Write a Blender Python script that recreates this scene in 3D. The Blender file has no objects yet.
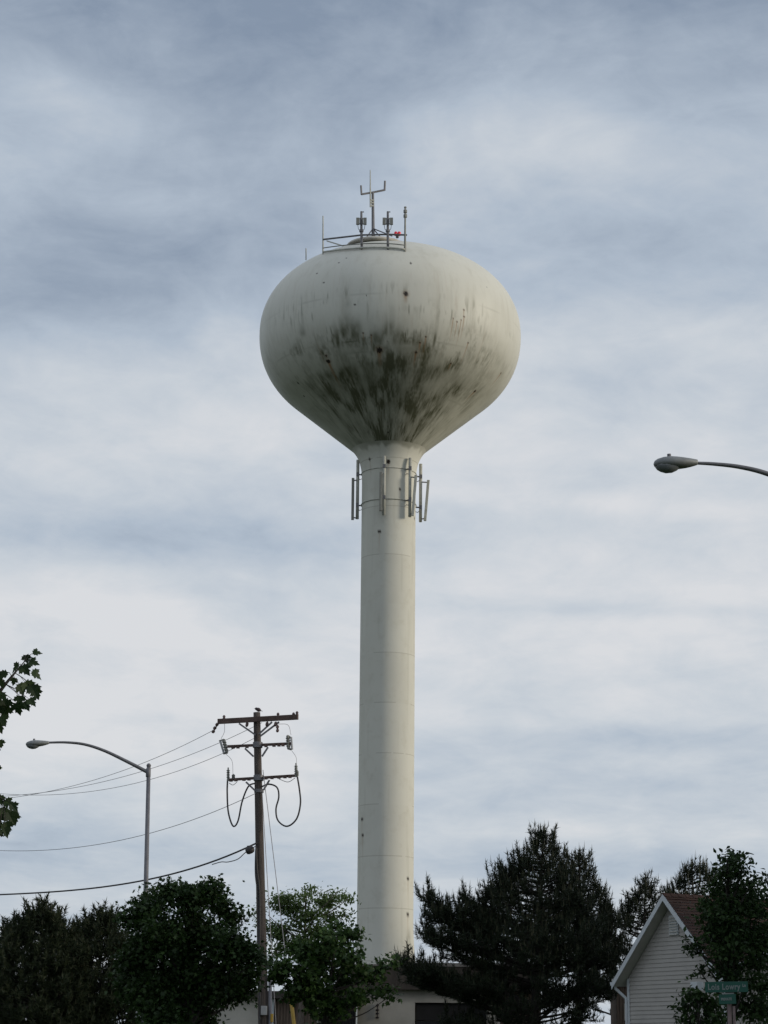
import bpy, math, random
import numpy as np
from mathutils import Vector, Matrix

random.seed(7)
RNG = np.random.default_rng(11)
R = math.radians
scene = bpy.context.scene
COL = scene.collection

# ---------------------------------------------------------------- camera
FPX = 2200.0
PITCH, ROLL = R(14.2), R(0.52)
CAM = Vector((0, 0, 1.6))
cd = bpy.data.cameras.new('camera')
cam = bpy.data.objects.new('camera', cd)
COL.objects.link(cam)
CM = Matrix.Rotation(math.pi / 2 + PITCH, 3, 'X') @ Matrix.Rotation(ROLL, 3, 'Z')
cam.matrix_world = Matrix.Translation(CAM) @ CM.to_4x4()
cd.lens = 36.0 * FPX / 1024.0
cd.sensor_width = 36.0
cd.clip_start = 0.1
cd.clip_end = 6000
scene.camera = cam


def at(px, py, Y):
    """survey helper: the spot at distance Y north of the viewer seen at a photo position"""
    d = CM @ Vector(((px - 384) / FPX, (512 - py) / FPX, -1.0))
    return CAM + d * (Y / d.y)


CMI = np.array(CM.inverted())


def project(P):
    q = (np.asarray(P) - np.array(CAM)) @ CMI.T
    return 384 + FPX * q[:, 0] / -q[:, 2], 512 - FPX * q[:, 1] / -q[:, 2]


# ---------------------------------------------------------------- materials
def nodes_of(m):
    m.use_nodes = True
    nt = m.node_tree
    return nt, nt.nodes, nt.links, nt.nodes['Principled BSDF']


def mat(name, color, rough=0.7, metal=0.0, var=0.25, scale=3.0, bump=0.0, bscale=30.0, stretch=(1, 1, 1), spec=0.5,
        dirt=None, dirt_scale=1.5, dirt_amt=0.5):
    m = bpy.data.materials.new(name)
    nt, N, L, b = nodes_of(m)
    tc = N.new('ShaderNodeTexCoord')
    mp = N.new('ShaderNodeMapping')
    mp.inputs['Scale'].default_value = stretch
    L.new(tc.outputs['Object'], mp.inputs[0])
    n = N.new('ShaderNodeTexNoise')
    n.inputs['Scale'].default_value = scale
    n.inputs['Detail'].default_value = 6
    n.inputs['Roughness'].default_value = 0.65
    L.new(mp.outputs[0], n.inputs['Vector'])
    cr = N.new('ShaderNodeValToRGB')
    c = color
    cr.color_ramp.elements[0].position = 0.3
    cr.color_ramp.elements[1].position = 0.7
    cr.color_ramp.elements[0].color = (c[0] * (1 - var), c[1] * (1 - var), c[2] * (1 - var), 1)
    cr.color_ramp.elements[1].color = (min(1, c[0] * (1 + var)), min(1, c[1] * (1 + var)), min(1, c[2] * (1 + var)), 1)
    L.new(n.outputs[0], cr.inputs[0])
    out = cr.outputs[0]
    if dirt:
        n2 = N.new('ShaderNodeTexNoise')
        n2.inputs['Scale'].default_value = dirt_scale
        n2.inputs['Detail'].default_value = 8
        L.new(tc.outputs['Object'], n2.inputs['Vector'])
        r2 = N.new('ShaderNodeMapRange')
        r2.inputs[1].default_value = 0.5
        r2.inputs[2].default_value = 0.72
        r2.inputs[4].default_value = dirt_amt
        L.new(n2.outputs[0], r2.inputs[0])
        mx = N.new('ShaderNodeMix')
        mx.data_type = 'RGBA'
        L.new(r2.outputs[0], mx.inputs[0])
        L.new(out, mx.inputs[6])
        mx.inputs[7].default_value = (*dirt, 1)
        out = mx.outputs[2]
    L.new(out, b.inputs['Base Color'])
    b.inputs['Roughness'].default_value = rough
    b.inputs['Metallic'].default_value = metal
    b.inputs['Specular IOR Level'].default_value = spec
    if bump:
        bn = N.new('ShaderNodeTexNoise')
        bn.inputs['Scale'].default_value = bscale
        bn.inputs['Detail'].default_value = 5
        L.new(mp.outputs[0], bn.inputs['Vector'])
        bp = N.new('ShaderNodeBump')
        bp.inputs['Strength'].default_value = bump
        bp.inputs['Distance'].default_value = 0.02
        L.new(bn.outputs[0], bp.inputs['Height'])
        L.new(bp.outputs[0], b.inputs['Normal'])
    return m


def leaf_mat(name, dark, light, trans=0.25):
    m = bpy.data.materials.new(name)
    nt, N, L, b = nodes_of(m)
    at_ = N.new('ShaderNodeAttribute')
    at_.attribute_name = 'tint'
    mx = N.new('ShaderNodeMix')
    mx.data_type = 'RGBA'
    L.new(at_.outputs['Fac'], mx.inputs[0])
    mx.inputs[6].default_value = (*dark, 1)
    mx.inputs[7].default_value = (*light, 1)
    L.new(mx.outputs[2], b.inputs['Base Color'])
    b.inputs['Roughness'].default_value = 0.6
    b.inputs['Specular IOR Level'].default_value = 0.25
    tr = N.new('ShaderNodeBsdfTranslucent')
    L.new(mx.outputs[2], tr.inputs[0])
    ms = N.new('ShaderNodeMixShader')
    ms.inputs[0].default_value = trans
    L.new(b.outputs[0], ms.inputs[1])
    L.new(tr.outputs[0], ms.inputs[2])
    L.new(ms.outputs[0], N['Material Output'].inputs[0])
    return m


M = {}
M['steel'] = mat('galvanised_steel', (0.145, 0.143, 0.16), 0.6, 0.2, 0.2, 6)
M['arm'] = mat('weathered_steel_arm', (0.17, 0.165, 0.175), 0.55, 0.4, 0.2, 6)
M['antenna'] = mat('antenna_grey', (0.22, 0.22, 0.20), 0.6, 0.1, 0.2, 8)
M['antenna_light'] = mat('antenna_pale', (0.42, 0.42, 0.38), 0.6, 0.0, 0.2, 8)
M['rust_steel'] = mat('rusty_steel', (0.23, 0.16, 0.13), 0.75, 0.1, 0.3, 9)
M['red'] = mat('red_lens', (0.80, 0.03, 0.06), 0.25, 0, 0.1, 5)
M['lamp_body'] = mat('lamp_body_grey', (0.22, 0.23, 0.235), 0.55, 0.2, 0.15, 8)
M['lens'] = mat('lamp_lens', (0.16, 0.17, 0.18), 0.12, 0, 0.1, 8)
M['pole_wood'] = mat('creosoted_wood', (0.070, 0.056, 0.050), 0.85, 0, 0.5, 5, 0.6, 40, (6, 6, 0.35))
M['arm_wood'] = mat('weathered_arm_wood', (0.10, 0.065, 0.055), 0.85, 0, 0.4, 5, 0.4, 30)
M['dark'] = mat('dark_rubber', (0.035, 0.032, 0.035), 0.6, 0, 0.2, 8)
M['wire'] = mat('aluminium_wire', (0.24, 0.23, 0.24), 0.6, 0.3, 0.1, 4)
M['insulator'] = mat('brown_porcelain', (0.10, 0.06, 0.055), 0.3, 0, 0.2, 8)
M['porcelain'] = mat('grey_porcelain', (0.38, 0.38, 0.39), 0.35, 0, 0.15, 8)
M['yellow'] = mat('yellow_plastic', (0.36, 0.23, 0.03), 0.6, 0, 0.2, 4)
M['white_trim'] = mat('white_trim', (0.50, 0.53, 0.56), 0.5, 0, 0.06, 2, 0, 10, (1, 1, 1), 0.5, (0.35, 0.35, 0.33), 2.0, 0.4)
M['soffit'] = mat('soffit', (0.42, 0.41, 0.38), 0.7, 0, 0.1, 2)
M['cream_wall'] = mat('cream_render', (0.50, 0.47, 0.42), 0.85, 0, 0.1, 1.2, 0.2, 60, (1, 1, 1), 0.3, (0.30, 0.28, 0.24), 0.9, 0.5)
M['brown_fascia'] = mat('brown_fascia', (0.045, 0.036, 0.030), 0.8, 0, 0.35, 3, 0.2, 30, (1, 1, 0.3))
M['coping'] = mat('grey_coping', (0.19, 0.18, 0.17), 0.7, 0, 0.2, 3)
M['dark_door'] = mat('dark_door_paint', (0.012, 0.011, 0.012), 0.8, 0, 0.3, 3)
M['brown_board'] = mat('brown_boards', (0.15, 0.11, 0.085), 0.85, 0, 0.3, 4, 0.3, 30, (3, 3, 0.3))
M['sign_green'] = mat('sign_green', (0.001, 0.065, 0.045), 0.6, 0, 0.12, 6)
M['sign_letter'] = mat('sign_lettering', (0.16, 0.19, 0.185), 0.5, 0, 0.05, 6)
M['sign_post'] = mat('sign_post_steel', (0.20, 0.15, 0.15), 0.7, 0.2, 0.3, 6)
M['bark'] = mat('bark', (0.034, 0.029, 0.025), 0.9, 0, 0.4, 8, 0.6, 40, (3, 3, 0.6))
M['bark_light'] = mat('grey_bark', (0.11, 0.09, 0.075), 0.9, 0, 0.4, 8, 0.5, 40, (3, 3, 0.6))
M['feather'] = mat('dark_feathers', (0.045, 0.03, 0.035), 0.7, 0, 0.4, 40)
M['beak'] = mat('beak_horn', (0.15, 0.10, 0.05), 0.5, 0, 0.2, 40)
M['pine'] = leaf_mat('pine_needles', (0.009, 0.016, 0.008), (0.026, 0.038, 0.017), 0.1)
M['pine_left'] = leaf_mat('pine_needles_soft', (0.013, 0.022, 0.009), (0.040, 0.052, 0.022), 0.1)
M['candle'] = leaf_mat('pine_candles', (0.038, 0.042, 0.022), (0.062, 0.062, 0.036), 0.1)
M['maple'] = leaf_mat('maple_leaves', (0.012, 0.030, 0.008), (0.055, 0.105, 0.025), 0.3)
M['maple_dark'] = leaf_mat('dark_maple_leaves', (0.007, 0.018, 0.006), (0.036, 0.072, 0.018), 0.25)
M['locust'] = leaf_mat('locust_leaflets', (0.08, 0.13, 0.04), (0.15, 0.21, 0.08), 0.45)
M['near_maple'] = leaf_mat('near_maple_leaves', (0.012, 0.028, 0.010), (0.035, 0.060, 0.018), 0.3)


def shingles():
    m = bpy.data.materials.new('brown_shingles')
    nt, N, L, b = nodes_of(m)
    tc = N.new('ShaderNodeTexCoord')
    br = N.new('ShaderNodeTexBrick')
    L.new(tc.outputs['UV'], br.inputs[0])
    br.inputs['Color1'].default_value = (0.060, 0.036, 0.029, 1)
    br.inputs['Color2'].default_value = (0.038, 0.024, 0.020, 1)
    br.inputs['Mortar'].default_value = (0.04, 0.02, 0.018, 1)
    br.inputs['Scale'].default_value = 1.0
    br.inputs['Mortar Size'].default_value = 0.012
    br.inputs['Brick Width'].default_value = 0.32
    br.inputs['Row Height'].default_value = 0.145
    n = N.new('ShaderNodeTexNoise')
    n.inputs['Scale'].default_value = 2.2
    n.inputs['Detail'].default_value = 7
    L.new(tc.outputs['UV'], n.inputs['Vector'])
    mx = N.new('ShaderNodeMix')
    mx.data_type = 'RGBA'
    mx.blend_type = 'MULTIPLY'
    mx.inputs[0].default_value = 0.6
    L.new(br.outputs[0], mx.inputs[6])
    L.new(n.outputs[0], mx.inputs[7])
    hs = N.new('ShaderNodeHueSaturation')
    hs.inputs['Value'].default_value = 1.5
    L.new(mx.outputs[2], hs.inputs['Color'])
    L.new(hs.outputs[0], b.inputs['Base Color'])
    b.inputs['Roughness'].default_value = 0.95
    b.inputs['Specular IOR Level'].default_value = 0.15
    return m


M['shingles'] = shingles()
M['siding'] = mat('vinyl_siding', (0.36, 0.34, 0.32), 0.6, 0, 0.08, 1.5, 0, 10, (1, 1, 1), 0.3, (0.36, 0.34, 0.31), 0.8, 0.45)


# ---------------------------------------------------------------- object helpers
ORG = {}


def tag(o, label=None, cat=None, group=None, kind=None):
    if label: o['label'] = label
    if cat: o['category'] = cat
    if group: o['group'] = group
    if kind: o['kind'] = kind
    return o


def thing(name, loc, label, cat, group=None):
    o = bpy.data.objects.new(name, None)
    o.empty_display_size = 0.5
    o.location = loc
    COL.objects.link(o)
    ORG[o] = Vector(loc)
    return tag(o, label, cat, group)


def frame_of(d):
    d = Vector(d).normalized()
    up = Vector((0, 0, 1)) if abs(d.z) < 0.9 else Vector((1, 0, 0))
    s = d.cross(up).normalized()
    return s, s.cross(d).normalized()


class MB:
    def __init__(self):
        self.v, self.f = [], []

    def add(self, vs, fs):
        b = len(self.v)
        self.v += [tuple(x) for x in vs]
        self.f += [tuple(i + b for i in f) for f in fs]
        return self

    def tube(self, pts, rad, n=8, caps=True):
        pts = [Vector(p) for p in pts]
        if not hasattr(rad, '__len__'): rad = [rad] * len(pts)
        vs, fs = [], []
        s = None
        for i, p in enumerate(pts):
            d = (pts[min(i + 1, len(pts) - 1)] - pts[max(i - 1, 0)])
            if d.length < 1e-9: d = Vector((0, 0, 1))
            d.normalize()
            if s is None:
                s, u = frame_of(d)
            else:
                s = (s - d * s.dot(d)).normalized()
                u = s.cross(d)
            for k in range(n):
                a = 2 * math.pi * k / n
                vs.append(p + (s * math.cos(a) + u * math.sin(a)) * rad[i])
        for i in range(len(pts) - 1):
            for k in range(n):
                a, b = i * n + k, i * n + (k + 1) % n
                fs.append((a, b, b + n, a + n))
        if caps:
            fs.append(tuple(range(n - 1, -1, -1)))
            fs.append(tuple(range((len(pts) - 1) * n, len(pts) * n)))
        return self.add(vs, fs)

    def bar(self, a, b, w, h, up=(0, 0, 1)):
        """rectangular bar from a to b, w across, h along up"""
        a, b = Vector(a), Vector(b)
        d = (b - a).normalized()
        up = Vector(up)
        s = d.cross(up).normalized() * (w / 2)
        u = s.cross(d).normalized() * (h / 2)
        vs = [p + i * s + j * u for p in (a, b) for i, j in ((-1, -1), (1, -1), (1, 1), (-1, 1))]
        return self.add(vs, [(3, 2, 1, 0), (4, 5, 6, 7), (0, 1, 5, 4), (1, 2, 6, 5), (2, 3, 7, 6), (3, 0, 4, 7)])

    def box(self, c, ex, ey, ez):
        """box by centre and three half-extent vectors"""
        c, ex, ey, ez = Vector(c), Vector(ex), Vector(ey), Vector(ez)
        vs = [c + i * ex + j * ey + k * ez for k in (-1, 1) for i, j in ((-1, -1), (1, -1), (1, 1), (-1, 1))]
        return self.add(vs, [(3, 2, 1, 0), (4, 5, 6, 7), (0, 1, 5, 4), (1, 2, 6, 5), (2, 3, 7, 6), (3, 0, 4, 7)])

    def lathe(self, base, axis, prof, n=24, squash=1.0):
        """prof = [(radius, along axis)]"""
        base, axis = Vector(base), Vector(axis).normalized()
        s, u = frame_of(axis)
        vs, fs = [], []
        for r, t in prof:
            for k in range(n):
                a = 2 * math.pi * k / n
                vs.append(base + axis * t + s * math.cos(a) * r + u * math.sin(a) * r * squash)
        for i in range(len(prof) - 1):
            for k in range(n):
                a, b = i * n + k, i * n + (k + 1) % n
                fs.append((a, b, b + n, a + n))
        fs.append(tuple(range(n - 1, -1, -1)))
        fs.append(tuple(range((len(prof) - 1) * n, len(prof) * n)))
        return self.add(vs, fs)

    def prism(self, poly, off):
        """extrude a planar outline by the vector off"""
        off = Vector(off)
        n = len(poly)
        vs = [Vector(p) for p in poly] + [Vector(p) + off for p in poly]
        fs = [tuple(range(n - 1, -1, -1)), tuple(range(n, 2 * n))]
        fs += [(i, (i + 1) % n, n + (i + 1) % n, n + i) for i in range(n)]
        return self.add(vs, fs)

    def build(self, name, m, parent=None, smooth=False, bevel=0.0):
        o0 = ORG.get(parent, Vector((0, 0, 0)))
        me = bpy.data.meshes.new(name)
        me.from_pydata([(v[0] - o0.x, v[1] - o0.y, v[2] - o0.z) for v in self.v], [], self.f)
        import bmesh
        bm = bmesh.new(); bm.from_mesh(me)
        bmesh.ops.recalc_face_normals(bm, faces=bm.faces)
        bm.to_mesh(me); bm.free()
        me.materials.append(m)
        if smooth:
            me.polygons.foreach_set('use_smooth', [True] * len(me.polygons))
        ob = bpy.data.objects.new(name, me)
        COL.objects.link(ob)
        if parent is not None: ob.parent = parent
        ORG[ob] = o0.copy()
        if bevel:
            md = ob.modifiers.new('bevel', 'BEVEL'); md.width = bevel; md.segments = 2; md.limit_method = 'ANGLE'
        return ob


def np_mesh(name, V, F, m, parent, tint=None, smooth=False):
    """fast mesh from arrays: F is (n,k)"""
    o0 = np.array(ORG.get(parent, Vector((0, 0, 0))))
    V = np.asarray(V, np.float32) - o0.astype(np.float32)
    F = np.asarray(F, np.int32)
    me = bpy.data.meshes.new(name)
    me.vertices.add(len(V)); me.vertices.foreach_set('co', V.ravel())
    me.loops.add(F.size); me.loops.foreach_set('vertex_index', F.ravel())
    me.polygons.add(len(F))
    me.polygons.foreach_set('loop_start', np.arange(0, F.size, F.shape[1], dtype=np.int32))
    me.polygons.foreach_set('use_smooth', np.full(len(F), smooth))
    me.update(calc_edges=True)
    if tint is not None:
        a = me.attributes.new('tint', 'FLOAT', 'POINT')
        a.data.foreach_set('value', np.asarray(tint, np.float32))
    me.materials.append(m)
    ob = bpy.data.objects.new(name, me)
    COL.objects.link(ob)
    if parent is not None: ob.parent = parent
    ORG[ob] = Vector(o0)
    return ob


def unit(a):
    return a / np.maximum(np.linalg.norm(a, axis=-1, keepdims=True), 1e-9)


# ---------------------------------------------------------------- world
SUN_AZ = R(100)     # measured clockwise from +Y, sun at the right and a touch behind the viewer
SUN_EL = R(12)


def build_world():
    w = bpy.data.worlds.new('World')
    scene.world = w
    w.use_nodes = True
    nt = w.node_tree
    N, L = nt.nodes, nt.links
    bg = N['Background']
    bg.inputs['Strength'].default_value = 0.1
    sky = N.new('ShaderNodeTexSky')
    sky.sky_type = 'NISHITA'
    sky.sun_disc = False
    sky.sun_elevation = SUN_EL
    sky.sun_rotation = SUN_AZ
    tc = N.new('ShaderNodeTexCoord')
    sp = N.new('ShaderNodeSeparateXYZ')
    L.new(tc.outputs['Generated'], sp.inputs[0])

    def mth(op, a, b=None, c=None):
        n = N.new('ShaderNodeMath'); n.operation = op
        for i, v in enumerate((a, b, c)):
            if v is None: continue
            if isinstance(v, (int, float)): n.inputs[i].default_value = v
            else: L.new(v, n.inputs[i])
        return n.outputs[0]
    x, y, z = sp.outputs
    zz = mth('ADD', mth('MAXIMUM', z, 0.0), 0.10)
    cx, cy = mth('DIVIDE', x, zz), mth('DIVIDE', y, zz)

    def noise(sx, sy, ox, oy, scale, detail, rough, dist):
        cb = N.new('ShaderNodeCombineXYZ')
        L.new(mth('MULTIPLY_ADD', cx, sx, ox), cb.inputs[0])
        L.new(mth('MULTIPLY_ADD', cy, sy, oy), cb.inputs[1])
        n = N.new('ShaderNodeTexNoise')
        n.inputs['Scale'].default_value = scale
        n.inputs['Detail'].default_value = detail
        n.inputs['Roughness'].default_value = rough
        n.inputs['Distortion'].default_value = dist
        L.new(cb.outputs[0], n.inputs['Vector'])
        return n.outputs[0]
    n1 = noise(1, 1, 3.1, 1.7, 1.5, 9, 0.56, 0.4)
    n2 = noise(1, 0.7, 9.1, 4.7, 5.0, 8, 0.6, 0.6)
    n3 = noise(0.6, 1.0, 1.1, 7.7, 0.55, 4, 0.5, 0.3)
    dv = N.new('ShaderNodeCombineXYZ')
    L.new(x, dv.inputs[0]); L.new(y, dv.inputs[1]); L.new(mth('MULTIPLY', z, 2.1), dv.inputs[2])

    def dnoise(scale, detail, rough, dist):
        n = N.new('ShaderNodeTexNoise')
        for a_, b_ in (('Scale', scale), ('Detail', detail), ('Roughness', rough), ('Distortion', dist)): n.inputs[a_].default_value = b_
        L.new(dv.outputs[0], n.inputs['Vector'])
        return n.outputs[0]
    n4 = dnoise(7.5, 9, 0.58, 0.7)
    n5 = dnoise(26, 8, 0.6, 0.5)
    az = mth('ARCTAN2', x, y)
    el = mth('ARCSINE', z)
    v = mth('MULTIPLY_ADD', mth('SUBTRACT', n1, 0.5), 0.62, 0.64)
    v = mth('MULTIPLY_ADD', mth('SUBTRACT', n4, 0.5), 0.62, v)
    v = mth('MULTIPLY_ADD', mth('SUBTRACT', n5, 0.5), 0.36, v)
    v = mth('MULTIPLY_ADD', mth('SUBTRACT', n2, 0.5), 0.42, v)
    v = mth('MULTIPLY_ADD', mth('SUBTRACT', n3, 0.5), 0.25, v)

    def blob(px, py, sx, sy, amp, tilt=0.0):
        """a broad bank of thicker or thinner cloud, given by its bearing and elevation"""
        d = (CM @ Vector(((px - 384) / FPX, (512 - py) / FPX, -1.0))).normalized()
        a0, e0 = math.atan2(d.x, d.y), math.asin(d.z)
        da = mth('SUBTRACT', az, a0)
        de = mth('SUBTRACT', el, e0)
        ta = mth('MULTIPLY_ADD', de, -tilt, da)
        te = mth('MULTIPLY_ADD', da, tilt, de)
        qa = mth('POWER', mth('ABSOLUTE', mth('DIVIDE', ta, sx / FPX)), 2.0)
        qe = mth('POWER', mth('ABSOLUTE', mth('DIVIDE', te, sy / FPX)), 2.0)
        return mth('MULTIPLY', mth('EXPONENT', mth('MULTIPLY', mth('ADD', qa, qe), -1.0)), amp)
    for bl in ((384, -30, 900, 150, -0.54), (150, 260, 280, 75, -0.42), (60, 300, 160, 50, -0.12), (50, 95, 110, 38, 0.26, 0.35),
               (330, 110, 150, 50, -0.16), (450, 140, 120, 60, 0.24), (580, 140, 100, 40, 0.14), (720, 60, 140, 60, -0.04), (640, 240, 190, 60, -0.28),
               (300, 430, 600, 80, 0.26), (640, 340, 160, 26, 0.14), (130, 535, 230, 26, -0.26), (560, 620, 460, 90, 0.30),
               (60, 600, 110, 22, 0.16), (100, 720, 260, 80, 0.34), (470, 745, 220, 14, -0.14), (640, 735, 200, 10, -0.10), (600, 800, 340, 50, -0.02),
               (60, 860, 220, 40, -0.16), (620, 868, 300, 16, -0.16), (384, 900, 700, 30, 0.08), (500, 760, 600, 60, 0.12), (600, 610, 300, 9, -0.16, 0.03), (560, 500, 260, 12, 0.16, 0.08), (540, 835, 160, 12, 0.16), (660, 395, 180, 30, -0.05)):
        v = mth('ADD', v, blob(*bl))
    # the bright side of the overcast, towards the low sun
    ramp = N.new('ShaderNodeValToRGB')
    e = ramp.color_ramp.elements
    e[0].position = 0.08; e[0].color = (0.245, 0.308, 0.408, 1)
    e[1].position = 1.0; e[1].color = (0.730, 0.742, 0.770, 1)
    k = e.new(0.5); k.color = (0.455, 0.526, 0.620, 1)
    k = e.new(0.78); k.color = (0.610, 0.655, 0.710, 1)
    L.new(v, ramp.inputs[0])
    sc = N.new('ShaderNodeVectorMath'); sc.operation = 'SCALE'
    L.new(ramp.outputs[0], sc.inputs[0]); sc.inputs['Scale'].default_value = 10.0
    mx = N.new('ShaderNodeMix'); mx.data_type = 'RGBA'
    mx.inputs[0].default_value = 0.93
    L.new(sky.outputs[0], mx.inputs[6]); L.new(sc.outputs[0], mx.inputs[7])
    L.new(mx.outputs[2], bg.inputs[0])
    # soft low sun
    sd = bpy.data.lights.new('sun', 'SUN')
    sd.energy = 2.0; sd.angle = R(12); sd.color = (1.0, 0.90, 0.72)
    so = bpy.data.objects.new('sun', sd)
    d = Vector((math.sin(SUN_AZ) * math.cos(SUN_EL), math.cos(SUN_AZ) * math.cos(SUN_EL), math.sin(SUN_EL)))
    so.rotation_euler = d.to_track_quat('Z', 'Y').to_euler()
    so.location = (60, -20, 40)
    COL.objects.link(so)
    vs = scene.view_settings
    vs.view_transform = 'Standard'; vs.look = 'None'; vs.gamma = 1; vs.exposure = 0
    vs.use_curve_mapping = False


build_world()

# ---------------------------------------------------------------- ground
def ground():
    m = bpy.data.materials.new('mown_grass')
    nt, N, L, b = nodes_of(m)
    tc = N.new('ShaderNodeTexCoord')
    n = N.new('ShaderNodeTexNoise'); n.inputs['Scale'].default_value = 0.3; n.inputs['Detail'].default_value = 10
    L.new(tc.outputs['Object'], n.inputs['Vector'])
    cr = N.new('ShaderNodeValToRGB')
    cr.color_ramp.elements[0].color = (0.02, 0.035, 0.012, 1); cr.color_ramp.elements[0].position = 0.35
    cr.color_ramp.elements[1].color = (0.06, 0.08, 0.028, 1); cr.color_ramp.elements[1].position = 0.68
    L.new(n.outputs[0], cr.inputs[0]); L.new(cr.outputs[0], b.inputs['Base Color'])
    b.inputs['Roughness'].default_value = 1.0
    b.inputs['Specular IOR Level'].default_value = 0.1
    mb = MB()
    n_ = 24
    S = 3000.0
    vs = [((i / n_ * 2 - 1) * S, (j / n_ * 2 - 1) * S, 0) for j in range(n_ + 1) for i in range(n_ + 1)]
    fs = [(j * (n_ + 1) + i, j * (n_ + 1) + i + 1, (j + 1) * (n_ + 1) + i + 1, (j + 1) * (n_ + 1) + i) for j in range(n_) for i in range(n_)]
    mb.add(vs, fs)
    tag(mb.build('ground', m), kind='structure')


ground()

# ---------------------------------------------------------------- water tower
TX = at(388.2, 560, 100).x
TY = 100.0
A_, B_, B2_, Z0 = 6.24, 4.20, 4.58, 35.50
PU, PL = 2.16, 2.16
NECK_R, NECK_Z = 1.74, 29.90
COL_R = 1.265


def tower_profile():
    """(r, z) from apex down to the neck"""
    pts = []
    # tangent from neck point onto the lower half ellipse
    def low(t): return A_ * math.sin(t) ** (2 / PL), Z0 - B2_ * abs(math.cos(t)) ** (2 / PL)
    tt = min((math.pi / 2 + (math.pi / 2) * i / 4000 for i in range(1, 3200)), key=lambda t: math.atan2(low(t)[1] - NECK_Z, low(t)[0] - NECK_R) if low(t)[0] > NECK_R + .5 else 9)
    n1 = 120
    for i in range(n1 + 1):
        t = (math.pi / 2) * (i / n1)
        pts.append((max(A_ * math.sin(t) ** (2 / PU), 0.02), Z0 + B_ * max(0, math.cos(t)) ** (2 / PU)))
    n2 = 60
    for i in range(1, n2 + 1):
        pts.append(low(math.pi / 2 + (tt - math.pi / 2) * i / n2))
    r0, z0 = pts[-1]
    n3 = 110
    for i in range(1, n3 + 1):
        k = i / n3
        pts.append((r0 + (NECK_R - r0) * k, z0 + (NECK_Z - z0) * k))
    return pts


PROF = tower_profile()


def dome_z(dx, dy):
    rr = math.hypot(dx, dy) / A_
    return Z0 + B_ * max(0, 1 - rr ** PU) ** (1 / PU)


def dome_hit(px, py):
    """where the sight line of a surveyed spot meets the roof of the tank"""
    for k in range(1400):
        p = at(px, py, TY - 7 + k * .005)
        if math.hypot(p.x - TX, p.y - TY) < A_ and Z0 <= p.z <= dome_z(p.x - TX, p.y - TY): return p
    p = at(px, py, TY - 3)
    return Vector((p.x, p.y, dome_z(p.x - TX, p.y - TY)))


def vnoise(u, v, seed, nu, nv):
    """smooth value noise, u in 0..1 wraps over nu cells, v in 0..1 over nv cells"""
    g = np.random.default_rng(seed).random((nv + 2, nu))
    U, V = u * nu, v * nv
    i, j = np.floor(U).astype(int), np.clip(np.floor(V).astype(int), 0, nv)
    fu, fv = U - i, V - j
    fu, fv = fu * fu * (3 - 2 * fu), fv * fv * (3 - 2 * fv)
    i0, i1 = i % nu, (i + 1) % nu
    j1 = np.clip(j + 1, 0, nv + 1)
    return (g[j, i0] * (1 - fu) + g[j, i1] * fu) * (1 - fv) + (g[j1, i0] * (1 - fu) + g[j1, i1] * fu) * fv


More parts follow.
